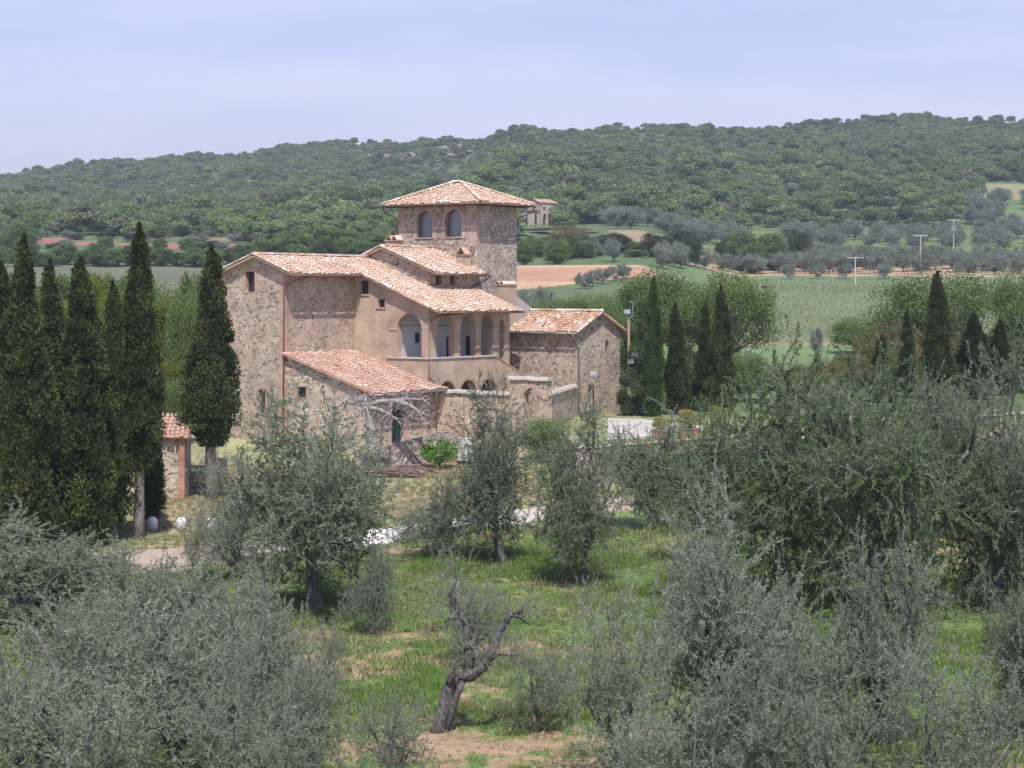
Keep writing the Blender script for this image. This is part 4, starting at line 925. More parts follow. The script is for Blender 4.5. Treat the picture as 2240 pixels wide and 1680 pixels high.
# broken stump in the lower right and orange lichen trunk in the lower left belong to the front olives; the stump is a thing of its own
def stump():
    Y = 40.5; base = at(1795, Y); org = np.array(base); m = MB()
    m.tube(skel([(1800,1720,0),(1795,1650,0),(1790,1600,0),(1780,1565,0),(1765,1548,0),(1750,1540,-.1)], Y, org), [.19,.16,.14,.15,.12,.05], 9)
    m.tube(skel([(1790,1590,0),(1775,1560,.1),(1745,1525,.2),(1720,1480,.3),(1700,1450,.4)], Y, org), [.1,.09,.07,.05,.03], 7)
    o_ = m.build('tree_stump', B_dead, None, smooth=True)
    for v in o_.data.vertices: v.co += Vector(org)
    tag(o_, 'broken dark olive stump in the silvery foliage at the bottom right', 'stump')
stump()

# ------------------------------------------------------------------ cypresses
def cypress_variant(name, seed, mat, H=13.0, Wd=2.2, n=42000, trunk_free=1.2, rough=.25, taper=.55, spray=.17):
    rs = np.random.RandomState(seed)
    # upright flame shaped plumes packed round the axis
    K = 190; zk = trunk_free + (H-trunk_free)*rs.rand(K)**1.05*.93; ak = rs.rand(K)*2*math.pi
    prof = lambda t: (np.minimum(1, (t+.02)/.16)**.6) * (1-t**(1/taper*1.05))**.8
    tk = (zk-trunk_free)/(H-trunk_free); rk = Wd/2*prof(tk)*rs.uniform(.4, 1.12, K)
    m = n//K; P = []; D = []; T = []
    for k in range(K):
        L = (1.1+1.6*rs.rand())*(1-.45*tk[k])*(H/13)**.6; rr = .15+.28*(1-tk[k])*Wd/2.2*rs.uniform(.7, 1.3)
        s = rs.rand(m); a = rs.rand(m)*2*math.pi; q = rr*np.sqrt(rs.rand(m))*np.sin(np.pi*np.clip(s*.85+.12, 0, 1))**.7
        px_ = math.cos(ak[k])*rk[k]*(1-.35*s)+np.cos(a)*q; py_ = math.sin(ak[k])*rk[k]*(1-.35*s)+np.sin(a)*q
        P.append(np.stack([px_, py_, zk[k]+s*L-.3], 1)); out = np.stack([np.cos(a), np.sin(a), np.zeros(m)], 1)
        D.append(out*.5+np.array([0, 0, 1.0])+rs.normal(size=(m, 3))*.35); T.append(np.full(m, rs.rand()*.55)+rs.rand(m)*.45)
    P = np.concatenate(P); D = np.concatenate(D); T = np.concatenate(T); P[:, 2] = np.minimum(P[:, 2], H-rs.rand(len(P))*.3)
    # the slender leader
    q = int(n*.05); zt = rs.rand(q); lead = np.stack([rs.normal(size=q)*.16*(1-zt)*Wd/2.2, rs.normal(size=q)*.16*(1-zt)*Wd/2.2, H*(.86+.16*zt)], 1)
    P = np.concatenate([P, lead]); D = np.concatenate([D, np.tile([0, 0, 1.0], (q, 1))+rs.normal(size=(q, 3))*.4]); T = np.concatenate([T, rs.rand(q)])
    V, Fq = leaf_quads(P, D, spray*rs.uniform(.6, 1.3, len(P)), spray*.24*rs.uniform(.7, 1.3, len(P)), rs)
    cm = raw_mesh(name+'_crown', V, Fq, mat, np.repeat(T, 4))
    t = MB(); tp, _ = bend_path(rs, np.array([0, 0, -.4]), np.array([0, 0, 1.0]), H*.9, 9, .012, .02); t.tube(tp, np.linspace(.26, .03, len(tp))*Wd/2.2*1.05, 8)
    me = bpy.data.meshes.new(name+'_trunk'); me.from_pydata(np.concatenate(t.v).tolist(), [], t.f); me.materials.append(B_cy); me.polygons.foreach_set('use_smooth', [True]*len(me.polygons)); me.update()
    return me, cm
CY = {
 'a': cypress_variant('cypress_a', 1, L_cyp, 13, 2.5, 60000, .0, taper=.6),
 'b': cypress_variant('cypress_b', 2, L_cyp, 13, 2.5, 56000, 2.9, taper=.68),
 'c': cypress_variant('cypress_c', 3, L_cyp, 13, 2.3, 50000, .7, taper=.7),
 'g': cypress_variant('cypress_g', 4, L_cypG, 13, 2.0, 36000, .3, taper=.7, spray=.15),
 'y': cypress_variant('young_cypress', 5, L_cyp, 5, 1.0, 9000, .3, spray=.13),
}
G1 = 'dark cypresses on the left'
def cyp(var, px, Y, top, wid, rz, label, group, base=None):
    b = at(px, Y) if base is None else Vector(((px-CX)/F*Y, Y, base)); h = CH-(top-HY)/F*Y-b.z; H0 = 5 if var == 'y' else 13; W0 = {'a':2.5,'b':2.5,'c':2.3,'g':2.0,'y':1.0}[var]*1.12
    s = (wid/F*Y)/W0*((1.24 if var != 'b' else 1.08) if group == G1 else 1.05)
    return plant('cypress_tree', CY[var], ('trunk', 'crown'), b, rz, (s, s, h/H0), label, 'tree', group)
G1 = 'dark cypresses on the left'
cyp('a', 2, 79, 588, 110, .2, 'dark cypress cut by the left edge', G1)
cyp('a', 52, 76, 530, 128, 1.4, 'tall dark cypress with brownish tip, second from the left edge', G1)
cyp('c', 110, 84, 580, 95, 2.0, 'thin pointed cypress between two broader ones in the left row', G1)
cyp('a', 178, 78, 578, 130, 2.9, 'broad dark cypress in the middle of the left row', G1)
cyp('c', 246, 80, 628, 84, 4.0, 'shorter cypress with ivy green trunk, touching the tallest one', G1)
cyp('b', 304, 81, 505, 112, 5.0, 'tallest left cypress with bare grey trunk by the white bollard', G1)
cyp('c', 334, 85, 905, 50, .7, 'small dark cypress with thin trunk beside the tiled hut', G1)
cyp('b', 463, 95, 550, 128, 1.1, 'dark cypress with twin trunks standing against the gable wall', G1)
cyp('a', 120, 88, 640, 120, 4.4, 'dark cypress half hidden behind the left row', G1)
cyp('c', -70, 80, 600, 110, 4.4, 'dark cypress beyond the left edge', G1) if False else None
cyp('a', 30, 86, 640, 110, 3.9, 'dark cypress mass between the two leftmost tips', G1)
cyp('a', 205, 83, 690, 120, .9, 'low dark cypress filling the space right of the middle one', G1)
G2 = 'cypresses right of the farmhouse'
cyp('g', 1430, 127, 612, 54, .3, 'bright green narrow cypress right of the pole', G2)
cyp('c', 1478, 129, 668, 66, 1.3, 'brownish cypress between the bright green one and the dark pair', G2)
cyp('c', 1543, 131, 668, 56, 2.3, 'dark green cypress, left one of the close pair', G2)
cyp('a', 1578, 128, 632, 72, 3.3, 'taller dark cypress, right one of the close pair', G2)
cyp('c', 2051, 141, 600, 82, .9, 'tall pointed cypress on the far right', G2)
cyp('c', 1984, 143, 680, 46, 1.9, 'slim cypress left of the tall far right cypress', G2)
cyp('a', 1930, 139, 735, 74, 2.7, 'low ragged cypress before the ochre shrubs', G2)
cyp('a', 2130, 142, 690, 96, 3.9, 'broad brownish cypress near the right edge', G2)
cyp('a', 2188, 146, 704, 70, 5.1, 'dark short cypress closest to the right edge', G2)
cyp('y', 1789, 150, 785, 14, 0, 'tiny dark cypress standing in the ochre hedge', G2)
cyp('y', 1857, 150, 782, 16, 2, 'young cypress sapling right of the tiny dark one', G2)
cyp('y', 1690, 100, 905, 14, 1, 'thin dark sapling poking above the big olive', G2) if False else None

# ------------------------------------------------------------------ broadleaf trees and shrubs
def broad_variant(name, seed, mat, H=8.0, Wd=7.0, clumps=60, n=16000, leaf=.16, trunk_h=2.0, low=.22, clump_r=.2, open_=0.0, bark=None):
    rs = np.random.RandomState(seed); C_ = []; wood = MB(); tp, td = bend_path(rs, np.array([0, 0, -.3]), np.array([0, 0, 1.0]), trunk_h+.3, 4, .06, .05)
    wood.tube(tp, np.linspace(.045*H*.6, .03*H*.6, 5), 8)
    for i in range(clumps):
        v = nrm_(rs.normal(size=3)); r = rs.uniform(.3, .9)**.6
        c = np.array([v[0]*Wd/2*r, v[1]*Wd/2*r, H*low+(H*(1-low))*.46+v[2]*H*(1-low)*.46*r]); C_.append(c)
        if i % 2 == 0:
            mid = (tp[-1]+c)/2+rs.normal(size=3)*.06*H; wood.tube(np.array([tp[-1], tp[-1]*.6+mid*.4, mid, c]), [.018*H, .013*H, .008*H, .003*H], 5)
    C_ = np.array(C_); k = rs.randint(0, clumps, n); cr = clump_r*Wd*rs.uniform(.55, 1.2, clumps)
    off = nrm_(rs.normal(size=(n, 3)))*(rs.rand(n)**(1/2.4))[:, None]*cr[k][:, None]*np.array([1, 1, .72]); P = C_[k]+off; P[:, 2] = np.maximum(P[:, 2], .02*H+.1*rs.rand(n))
    T = rs.rand(clumps)[k]*.45+rs.rand(n)*.55
    V, Fq = leaf_quads(P, rs.normal(size=(n, 3))+nrm_(off)*.8+np.array([0,0,.3]), leaf*rs.uniform(.6, 1.3, n), leaf*.36*rs.uniform(.7, 1.3, n), rs)
    cm = raw_mesh(name+'_crown', V, Fq, mat, np.repeat(T, 4))
    me = bpy.data.meshes.new(name+'_trunk'); me.from_pydata(np.concatenate(wood.v).tolist(), [], wood.f); me.materials.append(bark or B_dec); me.update()
    return me, cm
BV = {
 'walnut': (broad_variant('spring_tree', 1, L_dec, 9, 11, 90, 22000, .19, 2.4, .3, .13), 9, 11),
 'green': (broad_variant('green_tree', 2, L_dec, 7, 7, 60, 15000, .19, 1.2, .12, .2), 7, 7),
 'yellow': (broad_variant('yellow_tree', 3, L_yel, 8, 6, 60, 17000, .17, 1.0, .05, .19), 8, 6),
 'ochre': (broad_variant('ochre_tree', 4, L_och, 5, 6, 50, 12000, .15, .8, .05, .2), 5, 6),
 'oak': (broad_variant('holm_oak', 5, L_oak, 10, 10, 60, 15000, .34, .6, .0, .2), 10, 10),
 'mid': (broad_variant('mid_tree', 6, L_dec, 10, 10, 60, 12000, .42, .8, .0, .2), 10, 10),
 'fold': (broad_variant('distant_olive', 7, L_oliveF, 5, 5.4, 34, 5200, .22, .7, .07, .2, bark=B_ol), 5, 5.4),
 'fold2': (broad_variant('distant_olive_b', 8, L_oliveF, 5, 5.4, 26, 4200, .22, .8, .1, .2, bark=B_ol), 5, 5.4),
 'fig': (broad_variant('fig_shrub', 9, L_fig, 2.4, 2.0, 34, 1500, .15, .3, .02, .17), 2.4, 2.0),
 'potted': (broad_variant('potted_shrub', 10, mat_leaf('yellow_potted_leaves', [(0,(.12,.13,.04)),(.5,(.30,.28,.08)),(1,(.44,.39,.15))], .3), 1.0, 1.2, 26, 1800, .09, .1, .02, .2), 1.0, 1.2),
 'dark': (broad_variant('dark_shrub_tree', 11, L_oak, 7, 6, 50, 13000, .2, .8, .03, .2), 7, 6),
}
def broad(var, px, Y, top, wid, rz, label, group=None, name='broadleaf_tree', cat='tree', basez=None):
    ms, H0, W0 = BV[var]; b = at(px, Y); 
    if basez is not None: b.z = basez
    h = CH-(top-HY)/F*Y-b.z; s = (wid/F*Y)/W0
    return plant(name, ms, ('trunk', 'crown'), b, rz, (s, s, max(h, .3)/H0), label, cat, group)
G3 = 'leafy trees around the farmhouse'
broad('walnut', 1440, 160, 585, 230, .3, 'airy spring green tree rising behind the bright green cypress', G3)
broad('walnut', 1590, 152, 588, 260, 1.5, 'large airy tree with leaning limbs behind the dark cypress pair', G3)
broad('dark', 1395, 133, 690, 80, 1.0, 'dark evergreen thicket between the pole and the bright green cypress', G3)
broad('dark', 1390, 128, 800, 80, 3.0, 'dark bush low beside the grey sheet roof', G3)
broad('dark', 1508, 134, 730, 90, 2.0, 'dark evergreen filling the gap between the right hand cypresses', G3)
broad('green', 1620, 140, 760, 110, 2.0, 'green bush right of the dark cypress pair', G3)
broad('walnut', 2060, 165, 590, 330, 2.8, 'wide green tree behind the tall far right cypress', G3)
broad('green', 2235, 150, 560, 120, .9, 'bright green tree cut by the right edge', G3)
broad('mid', 2225, 148, 650, 110, .9, 'deep green bush at the right edge under the bright tree', G3)
broad('green', 1880, 215, 686, 125, 4.0, 'round green tree alone below the vineyard', G3)
broad('fold', 1785, 212, 708, 26, 4.0, 'tiny grey sapling left of the round green tree', G3)
for i, (a, Y_, tp_, wd_) in enumerate(((1965,158,690,130),(1900,156,725,120),(2000,150,760,130),(1850,152,770,120),(1760,150,795,130),(1680,152,800,110),(2080,158,720,120))):
    broad('ochre', a, Y_, tp_, wd_, i*1.3, ['ochre blossoming shrub behind the slim cypress','ochre shrub below the round green tree','ochre shrub among the far right cypresses','low ochre shrub at the end of the hedge','rusty hedge bush by the tiny cypress','rusty low bush at the left end of the hedge','ochre crown behind the broad brownish cypress'][i], 'ochre shrubs', 'shrub', 'shrub')
for i, (a, Y_, tp_, wd_, v_) in enumerate(((1165,165,650,90,'green'),(1225,170,640,100,'green'),(1290,172,632,110,'green'),(1200,150,668,100,'mid'),(1330,160,640,110,'green'),(1270,148,672,120,'green'),(1350,150,660,90,'green'),(1150,190,622,60,'fold'),(1190,205,618,50,'fold'))):
    broad(v_, a, Y_, tp_, wd_, i*.9, ['green bush just right of the tower foot','green bush above the annex ridge, second from the tower','green bush above the end of the annex ridge','darker green bush over the middle of the annex roof','green bush left of the white aerial','green bush over the annex gable','green bush touching the aerial pole','greyish sapling left at the bottom of the tan field','greyish sapling beside the tan field'][i], 'bushes above the annex roof', 'bush', 'bush')
for i, (a, Y_, tp_, wd_, v_) in enumerate(((420,150,585,110,'mid'),(300,160,575,120,'mid'),(225,165,590,110,'mid'),(30,160,590,140,'mid'),(120,165,588,110,'mid'),(455,130,820,130,'dark'),(540,127,850,90,'green'))):
    broad(v_, a, Y_, tp_, wd_, i*1.7, ['fresh green treetop just left of the gable wall','fresh green treetop behind the tallest left cypress','fresh green treetop left of the tallest cypress','fresh green treetop behind the leftmost cypresses','fresh green treetop behind the thin pointed cypress','dark bush low behind the twin trunk cypress','green bush at the foot of the gable wall'][i], 'green trees behind the cypress row')
G4 = 'yellow green trees behind the cypresses'
for i, (a, Y_, tp_, wd_, v_) in enumerate(((200,140,548,110,'yellow'),(150,133,620,130,'yellow'),(255,135,590,120,'yellow'),(375,138,610,150,'yellow'),(360,128,770,110,'yellow'),(410,130,600,90,'green'),(330,150,590,130,'green'),(70,140,640,150,'yellow'),(390,120,810,90,'green'))):
    broad(v_, a, Y_, tp_, wd_, i*1.1, ['yellow green treetop above the left cypress row','yellowish tree behind the thin pointed cypress','yellow green tree behind the tallest left cypress','tall yellow green tree filling the gap between the tallest and the twin trunk cypress','low yellow green bush over the hut roof','green tree behind the twin trunk cypress','green tree behind the gap in the cypresses','yellowish tree at the far left behind the row','grey green bush right behind the hut'][i], G4)
# hedges and field trees in the middle distance
G5 = 'trees along the field edges'
fe = [(1245,455,485,92,'ochre','large round ochre oak above the tan field'),(1160,430,520,80,'mid','green trees right of the tower above the tan field'),(1205,425,545,60,'mid','green bush below the ochre oak on its left'),
 (1345,430,505,72,'oak','dark holm oak right of the ochre oak'),(1300,425,548,60,'mid','low green tree between ochre oak and holm oak'),(1430,425,506,76,'oak','dark holm oak in the middle of the field edge'),(1490,420,500,90,'oak','big dark holm oak at the right of the group'),(1390,415,545,60,'mid','green bush at the foot of the holm oaks'),(1540,420,535,60,'fold','grey green tree right of the holm oaks'),
 (1579,440,518,30,'oak','small dark round tree left of the green group'),(1625,450,500,80,'mid','green tree at the left of the roadside group'),(1690,455,505,80,'mid','green tree above the olive rows'),(1745,470,495,60,'oak','dark tree above the olive rows'),(1650,440,528,60,'mid','low green tree in front of the roadside group'),
 (1270,420,560,50,'mid','small green bush under the ochre oak'),(1460,412,560,44,'mid','bright little bush at the edge of the tan field'),(1240,414,565,50,'oak','dark shade bush under the ochre oak')]
for i, (a, Y_, tp_, wd_, v_, lb) in enumerate(fe): broad(v_, a, Y_, tp_, wd_, i*.8, lb, G5)
for i in range(30):      # hedge on the left between vineyard and red field
    a = -40+i*36+random.Random(i).uniform(-8, 8)
    if a > 830: continue
    broad('mid' if i % 3 else 'oak', a, 405+random.Random(i).uniform(-6, 12), random.Random(i+50).uniform(528, 552) + (0 if a < 560 else -14), 62, i, 'green tree of the long hedge below the red field on the left', 'hedge trees below the red field', 'hedge_tree')
broad('mid', 45, 430, 483, 90, 1.0, 'single big green tree standing on the red field at the left', G5)
for i, (a, Y_, tp_, wd_) in enumerate(((640,440,502,110),(700,450,492,120),(760,455,498,100),(820,470,505,90),(600,460,520,70))):
    broad('mid', a, Y_, tp_, wd_, i*2, ['dense green tree over the left end of the villa ridge','tallest green tree above the villa ridge','green tree above the right part of the villa ridge','green tree beside the brick chimney','low green tree left over the villa ridge'][i], 'trees above the villa ridge')

rq = np.random.RandomState(77)
for i in range(34):
    Yq = rq.uniform(470, 548); a = rq.uniform(-40, 600); h_ = rq.uniform(14, 30); gy = HY-(tz((a-CX)/F*Yq, Yq)-CH)/Yq*F
    broad(('mid', 'oak', 'fold')[i % 3], a, Yq, gy-h_, rq.uniform(26, 62), i, 'shrubby tree scattered over the red field below the wood on the left', 'shrubs on the red field', 'shrub', 'shrub')
for i in range(70):
    Yq = rq.uniform(376, 545); a = rq.uniform(1125, 1500 if i % 3 else 1330); h_ = rq.uniform(16, 34)
    if Yq > 440 and a > 1330: continue; gy = HY-(tz((a-CX)/F*Yq, Yq)-CH)/Yq*F
    broad(('mid', 'mid', 'fold')[i % 3], a, Yq, gy-h_, rq.uniform(30, 60), i, 'low scrubby bush in the hedge bank above the tan field', 'bushes in the hedge bank', 'shrub', 'shrub')
# olive rows on the far slope
rsO = np.random.RandomState(9)
for row, (Yr, off) in enumerate(((437, 0), (448, 3), (459, 1), (471, 4), (484, 2))):
    for xx in np.arange(52, 140, 5.8):
        X_ = xx+off+rsO.normal()*.9; Y_ = Yr+rsO.normal()*1.8; pxx = CX+F*X_/Y_
        if pxx < 1590 or pxx > 2290 or rsO.rand() < .08: continue
        v_ = 'fold' if rsO.rand() < .5 else 'fold2'; ms, H0, W0 = BV[v_]; s = rsO.uniform(.95, 1.3)
        plant('olive_tree', ms, ('trunk', 'crown'), (X_, Y_, tz(X_, Y_)), rsO.rand()*6, (s, s, s*rsO.uniform(.9, 1.1)), 'grey olive in the rows on bare orange soil above the vineyard', 'tree', 'olives on the orange soil')
for row, (Yr, off) in enumerate(((560, 0), (576, 4), (592, 2), (610, 5))):
    for xx in np.arange(88, 185, 7.0):
        X_ = xx+off+rsO.normal()*1.4; Y_ = Yr+rsO.normal()*2.5; pxx = CX+F*X_/Y_
        if pxx < 1740-row*10 or pxx > 2290 or rsO.rand() < .1: continue
        v_ = 'fold' if rsO.rand() < .5 else 'fold2'; ms, H0, W0 = BV[v_]; s = rsO.uniform(1.0, 1.45)
        plant('olive_tree', ms, ('trunk', 'crown'), (X_, Y_, tz(X_, Y_)), rsO.rand()*6, (s, s, s*1.05), 'grey olive on the grassy upper slope behind the utility poles', 'tree', 'olives on the upper slope')
for i in range(16):
    pxx = rsO.uniform(2110, 2290); Y_ = rsO.uniform(640, 740); X_ = (pxx-CX)/F*Y_; ms, H0, W0 = BV['fold']
    plant('olive_tree', ms, ('trunk', 'crown'), (X_, Y_, tz(X_, Y_)), rsO.rand()*6, 1.5, 'olive scattered on the green field near the right edge', 'tree', 'olives on the upper green field')
for i in range(26):
    pxx = rsO.uniform(1290, 1620); Y_ = rsO.uniform(535, 600); X_ = (pxx-CX)/F*Y_; ms, H0, W0 = BV['fold']
    plant('olive_tree', ms, ('trunk', 'crown'), (X_, Y_, tz(X_, Y_)), rsO.rand()*6, 1.4, 'grey olive between the woodland foot and the small beige field', 'tree', 'olives below the wood')
for i, a in enumerate((1280, 1297, 1318, 1345, 1362, 1725, 1790, 1850, 1935)):
    Y_ = 300+i*6 if a < 1400 else 405; ms, H0, W0 = BV['fold2']; X_ = (a-CX)/F*Y_
    plant('olive_tree', ms, ('trunk', 'crown'), (X_, Y_, tz(X_, Y_)), i, .6 if a < 1400 else .75, ['small young olive at the lower edge of the tan field, leftmost','small young olive at the edge of the tan field, second from its left','small young olive at the edge of the tan field, middle one','small young olive at the edge of the tan field, fourth from the left','small young olive at the right tip of the tan field','small young olive at the top left of the vineyard','small young olive at the vineyard top, left of the lone slender pole','small young olive at the vineyard top nearest the lone slender pole','small young olive at the top right of the vineyard'][i], 'tree', 'young olives by the tan field' if a < 1400 else 'young olives above the vineyard')

# ------------------------------------------------------------------ scattered stuff through geometry nodes
def scatter(name, P, rot, scl, protos, kind='stuff', label=None, cat=None, idx=None):
    n = len(P); me = bpy.data.meshes.new(name); me.vertices.add(n); me.vertices.foreach_set('co', np.asarray(P, np.float32).ravel())
    a = me.attributes.new('rot', 'FLOAT_VECTOR', 'POINT'); a.data.foreach_set('vector', np.asarray(rot, np.float32).ravel())
    a = me.attributes.new('scl', 'FLOAT_VECTOR', 'POINT'); a.data.foreach_set('vector', np.asarray(scl, np.float32).ravel())
    a = me.attributes.new('pick', 'INT', 'POINT'); a.data.foreach_set('value', (np.arange(n)*7919 % len(protos) if idx is None else idx).astype(np.int32))
    me.update(); ob = link(bpy.data.objects.new(name, me))
    colx = bpy.data.collections.new(name+'_shapes')
    for i, pm in enumerate(protos): colx.objects.link(bpy.data.objects.new('%s_shape_%02d' % (name, i), pm))
    ng = bpy.data.node_groups.new(name+'_nodes', 'GeometryNodeTree'); ng.interface.new_socket('Geometry', in_out='INPUT', socket_type='NodeSocketGeometry'); ng.interface.new_socket('Geometry', in_out='OUTPUT', socket_type='NodeSocketGeometry')
    gi = ng.nodes.new('NodeGroupInput'); go = ng.nodes.new('NodeGroupOutput'); ip = ng.nodes.new('GeometryNodeInstanceOnPoints'); ci = ng.nodes.new('GeometryNodeCollectionInfo')
    ci.inputs['Collection'].default_value = colx; ci.inputs['Separate Children'].default_value = True; ci.inputs['Reset Children'].default_value = True
    def na(nm, ty): x_ = ng.nodes.new('GeometryNodeInputNamedAttribute'); x_.data_type = ty; x_.inputs['Name'].default_value = nm; return x_.outputs['Attribute']
    ip.inputs['Pick Instance'].default_value = True
    ng.links.new(gi.outputs[0], ip.inputs['Points']); ng.links.new(ci.outputs[0], ip.inputs['Instance']); ng.links.new(na('pick', 'INT'), ip.inputs['Instance Index'])
    ng.links.new(na('rot', 'FLOAT_VECTOR'), ip.inputs['Rotation']); ng.links.new(na('scl', 'FLOAT_VECTOR'), ip.inputs['Scale']); ng.links.new(ip.outputs[0], go.inputs[0])
    md = ob.modifiers.new('scatter', 'NODES'); md.node_group = ng
    return tag(ob, label, cat, None, kind)

def tuft(seed, n=16, h=.22, r=.10, w_=.008, mat=None):
    rs = np.random.RandomState(seed); a = rs.rand(n)*6.28; q = r*np.sqrt(rs.rand(n)); P = np.stack([np.cos(a)*q, np.sin(a)*q, np.full(n, -.02)], 1)
    D = np.stack([np.cos(a)*.5, np.sin(a)*.5, np.ones(n)], 1)+rs.normal(size=(n, 3))*.3; V, Fq = leaf_quads(P, D, h*rs.uniform(.5, 1.2, n), w_, rs)
    return raw_mesh('tuft', V, Fq, mat or L_grass, np.repeat(rs.rand(n), 4))
rsG = np.random.RandomState(4)
def ground_pts(n, p0, p1, y0, y1):
    u = rsG.rand(n); Y_ = np.sqrt(y0*y0+(y1*y1-y0*y0)*u); X_ = (rsG.uniform(p0, p1, n)-CX)/F*Y_; return X_, Y_
X_, Y_ = ground_pts(105000, -200, 2600, 34, 84)
sm_ = soil_mask(X_, Y_); rd_ = road_mid(X_, Y_); keep = (rsG.rand(len(X_)) > sm_*.85) & (rd_ < -2.0)
X_, Y_ = X_[keep], Y_[keep]; dens = vnoise(X_, Y_, 2.2, 3, 21); n = len(X_)
sz = .55+1.5*sstep(.45, .75, dens)+rsG.rand(n)*.35; sz *= .62
scatter('grass', np.stack([X_, Y_, terrain(X_, Y_)], 1), np.stack([rsG.normal(size=n)*.1, rsG.normal(size=n)*.1, rsG.rand(n)*6.3], 1), np.stack([sz, sz, sz*.95], 1), [tuft(i) for i in range(5)])
def clod(seed):
    rs = np.random.RandomState(seed); V = nrm_(rs.normal(size=(9, 3)))*.05*rs.uniform(.6, 1.2, (9, 1)); V[:, 2] *= .6
    import bmesh
    bm = bmesh.new(); [bm.verts.new(v) for v in V]; bmesh.ops.convex_hull(bm, input=bm.verts); me = bpy.data.meshes.new('clod'); bm.to_mesh(me); bm.free(); me.materials.append(M_clod); return me
M_clod = mat_plain('dry_earth_clod', (.34,.23,.15), .95, .25, 9)
X_, Y_ = ground_pts(16000, 500, 2240, 36, 84); sm_ = soil_mask(X_, Y_); keep = (rsG.rand(len(X_)) < sm_) & (road_mid(X_, Y_) < -2.8); X_, Y_ = X_[keep], Y_[keep]; n = len(X_); sz = .4+rsG.rand(n)**3*2.2
scatter('clods', np.stack([X_, Y_, terrain(X_, Y_)], 1), rsG.rand(n, 3)*6, np.stack([sz]*3, 1), [clod(i) for i in range(4)])
L_weed = mat_leaf('dry_weeds', [(0,(.16,.18,.07)),(.5,(.28,.27,.14)),(1,(.44,.40,.28))], .35, .3)
X_, Y_ = ground_pts(15000, 0, 2260, 35, 84); keep = (road_mid(X_, Y_) < -2.0) & (vnoise(X_, Y_, 1.4, 3, 55) > .47); X_, Y_ = X_[keep], Y_[keep]; n = len(X_); sz = .5+rsG.rand(n)*.9
scatter('weeds', np.stack([X_, Y_, terrain(X_, Y_)], 1), np.stack([rsG.normal(size=n)*.15]*2+[rsG.rand(n)*6.3], 1), np.stack([sz]*3, 1), [tuft(80+i, 12, .26, .16, .013, L_weed) for i in range(4)])
X_, Y_ = ground_pts(26000, -60, 1500, 77, 112); rd_ = road_mid(X_, Y_); keep = (rd_ > 2.2) & ~((X_ > 2.0) & (Y_ > 98)); X_, Y_ = X_[keep], Y_[keep]; n = len(X_); sz = .35+rsG.rand(n)*.6
L_dry = mat_leaf('dry_grass_blades', [(0,(.12,.14,.045)),(.5,(.25,.22,.11)),(1,(.42,.35,.21))], .3, .3)
scatter('dry_grass', np.stack([X_, Y_, terrain(X_, Y_)], 1), np.stack([rsG.normal(size=n)*.1]*2+[rsG.rand(n)*6.3], 1), np.stack([sz]*3, 1), [tuft(20+i, mat=L_dry) for i in range(4)])

def forest_shape(seed, H=8.0, Wd=7.5, n=900, mat=None):
    rs = np.random.RandomState(seed); cl = 16; v = nrm_(rs.normal(size=(cl, 3))); v[:, 2] = np.abs(v[:, 2])
    C_ = v*np.array([Wd*.33, Wd*.33, H*.38])+np.array([0, 0, H*.42]); k = rs.randint(0, cl, n); off = nrm_(rs.normal(size=(n, 3)))*Wd*.2*rs.uniform(.6, 1.15, (n, 1)); off[:, 2] = np.abs(off[:, 2])*.8-.2
    P = C_[k]+off; T = rs.rand(cl)[k]*.5+rs.rand(n)*.5
    D = np.cross(nrm_(off+rs.normal(size=(n, 3))*.5), rs.normal(size=(n, 3)))
    V, Fq = leaf_quads(P, D, .72*rs.uniform(.6, 1.4, n), .27, rs, flat=nrm_(off)+rs.normal(size=(n, 3))*.45)
    return raw_mesh('woodland_tree_shape', V, Fq, mat or L_forest, np.repeat(T, 4))
n0 = 60000; Y_ = np.sqrt(rsG.uniform(470**2, 1560**2, n0)); pxx = rsG.uniform(-150, 2400, n0); X_ = (pxx-CX)/F*Y_
edge = np.interp(pxx, [-150, 600, 1000, 1100, 1200, 1280, 1600, 1700, 2080, 2110, 2145, 2150, 2400], [556, 545, 500, 470, 560, 600, 622, 640, 665, 700, 760, 890, 890])
crest = np.interp(pxx, [-150, 1050, 1110, 2400], [1530, 1400, 1290, 1290])
wob = (vnoise(X_, Y_, 30, 2, 31)-.5)*40
keep = (Y_ > edge+wob) & (Y_ < crest) & ~((pxx > 800) & (pxx < 1075) & (Y_ > 1265) & (Y_ < 1345) & (rsG.rand(n0) > .12)) & ~((np.abs(pxx-1172) < 42) & (Y_ < 605))
# thin out by a minimum spacing on a coarse hash
cell = {}; kk = []
for i in np.nonzero(keep)[0]:
    g = (int(X_[i]/4.2), int(Y_[i]/(4.6 if Y_[i] < 900 else 6.5)))
    if g in cell: continue
    cell[g] = 1; kk.append(i)
kk = np.array(kk); X_, Y_ = X_[kk], Y_[kk]; n = len(kk); s = rsG.uniform(.42, 1.12, n)*(.85+.5*sstep(.4, .65, vnoise(X_, Y_, 45, 3, 33)))*(1+.25*(rsG.rand(n) > .96))*(1-.22*sstep(900, 1150, Y_))
scatter('woodland', np.stack([X_, Y_, terrain(X_, Y_)-.6], 1), np.stack([rsG.normal(size=n)*.06, rsG.normal(size=n)*.06, rsG.rand(n)*6.3], 1), np.stack([s*1.12*rsG.uniform(.8, 1.25, n), s*1.12, s*rsG.uniform(.65, 1.15, n)], 1), [forest_shape(40+i, H_, W_) for i, (H_, W_) in enumerate(((8,7.5),(7,8),(9.5,7),(6.5,6.5),(8,9),(10,8)))])
print('woodland trees', n)
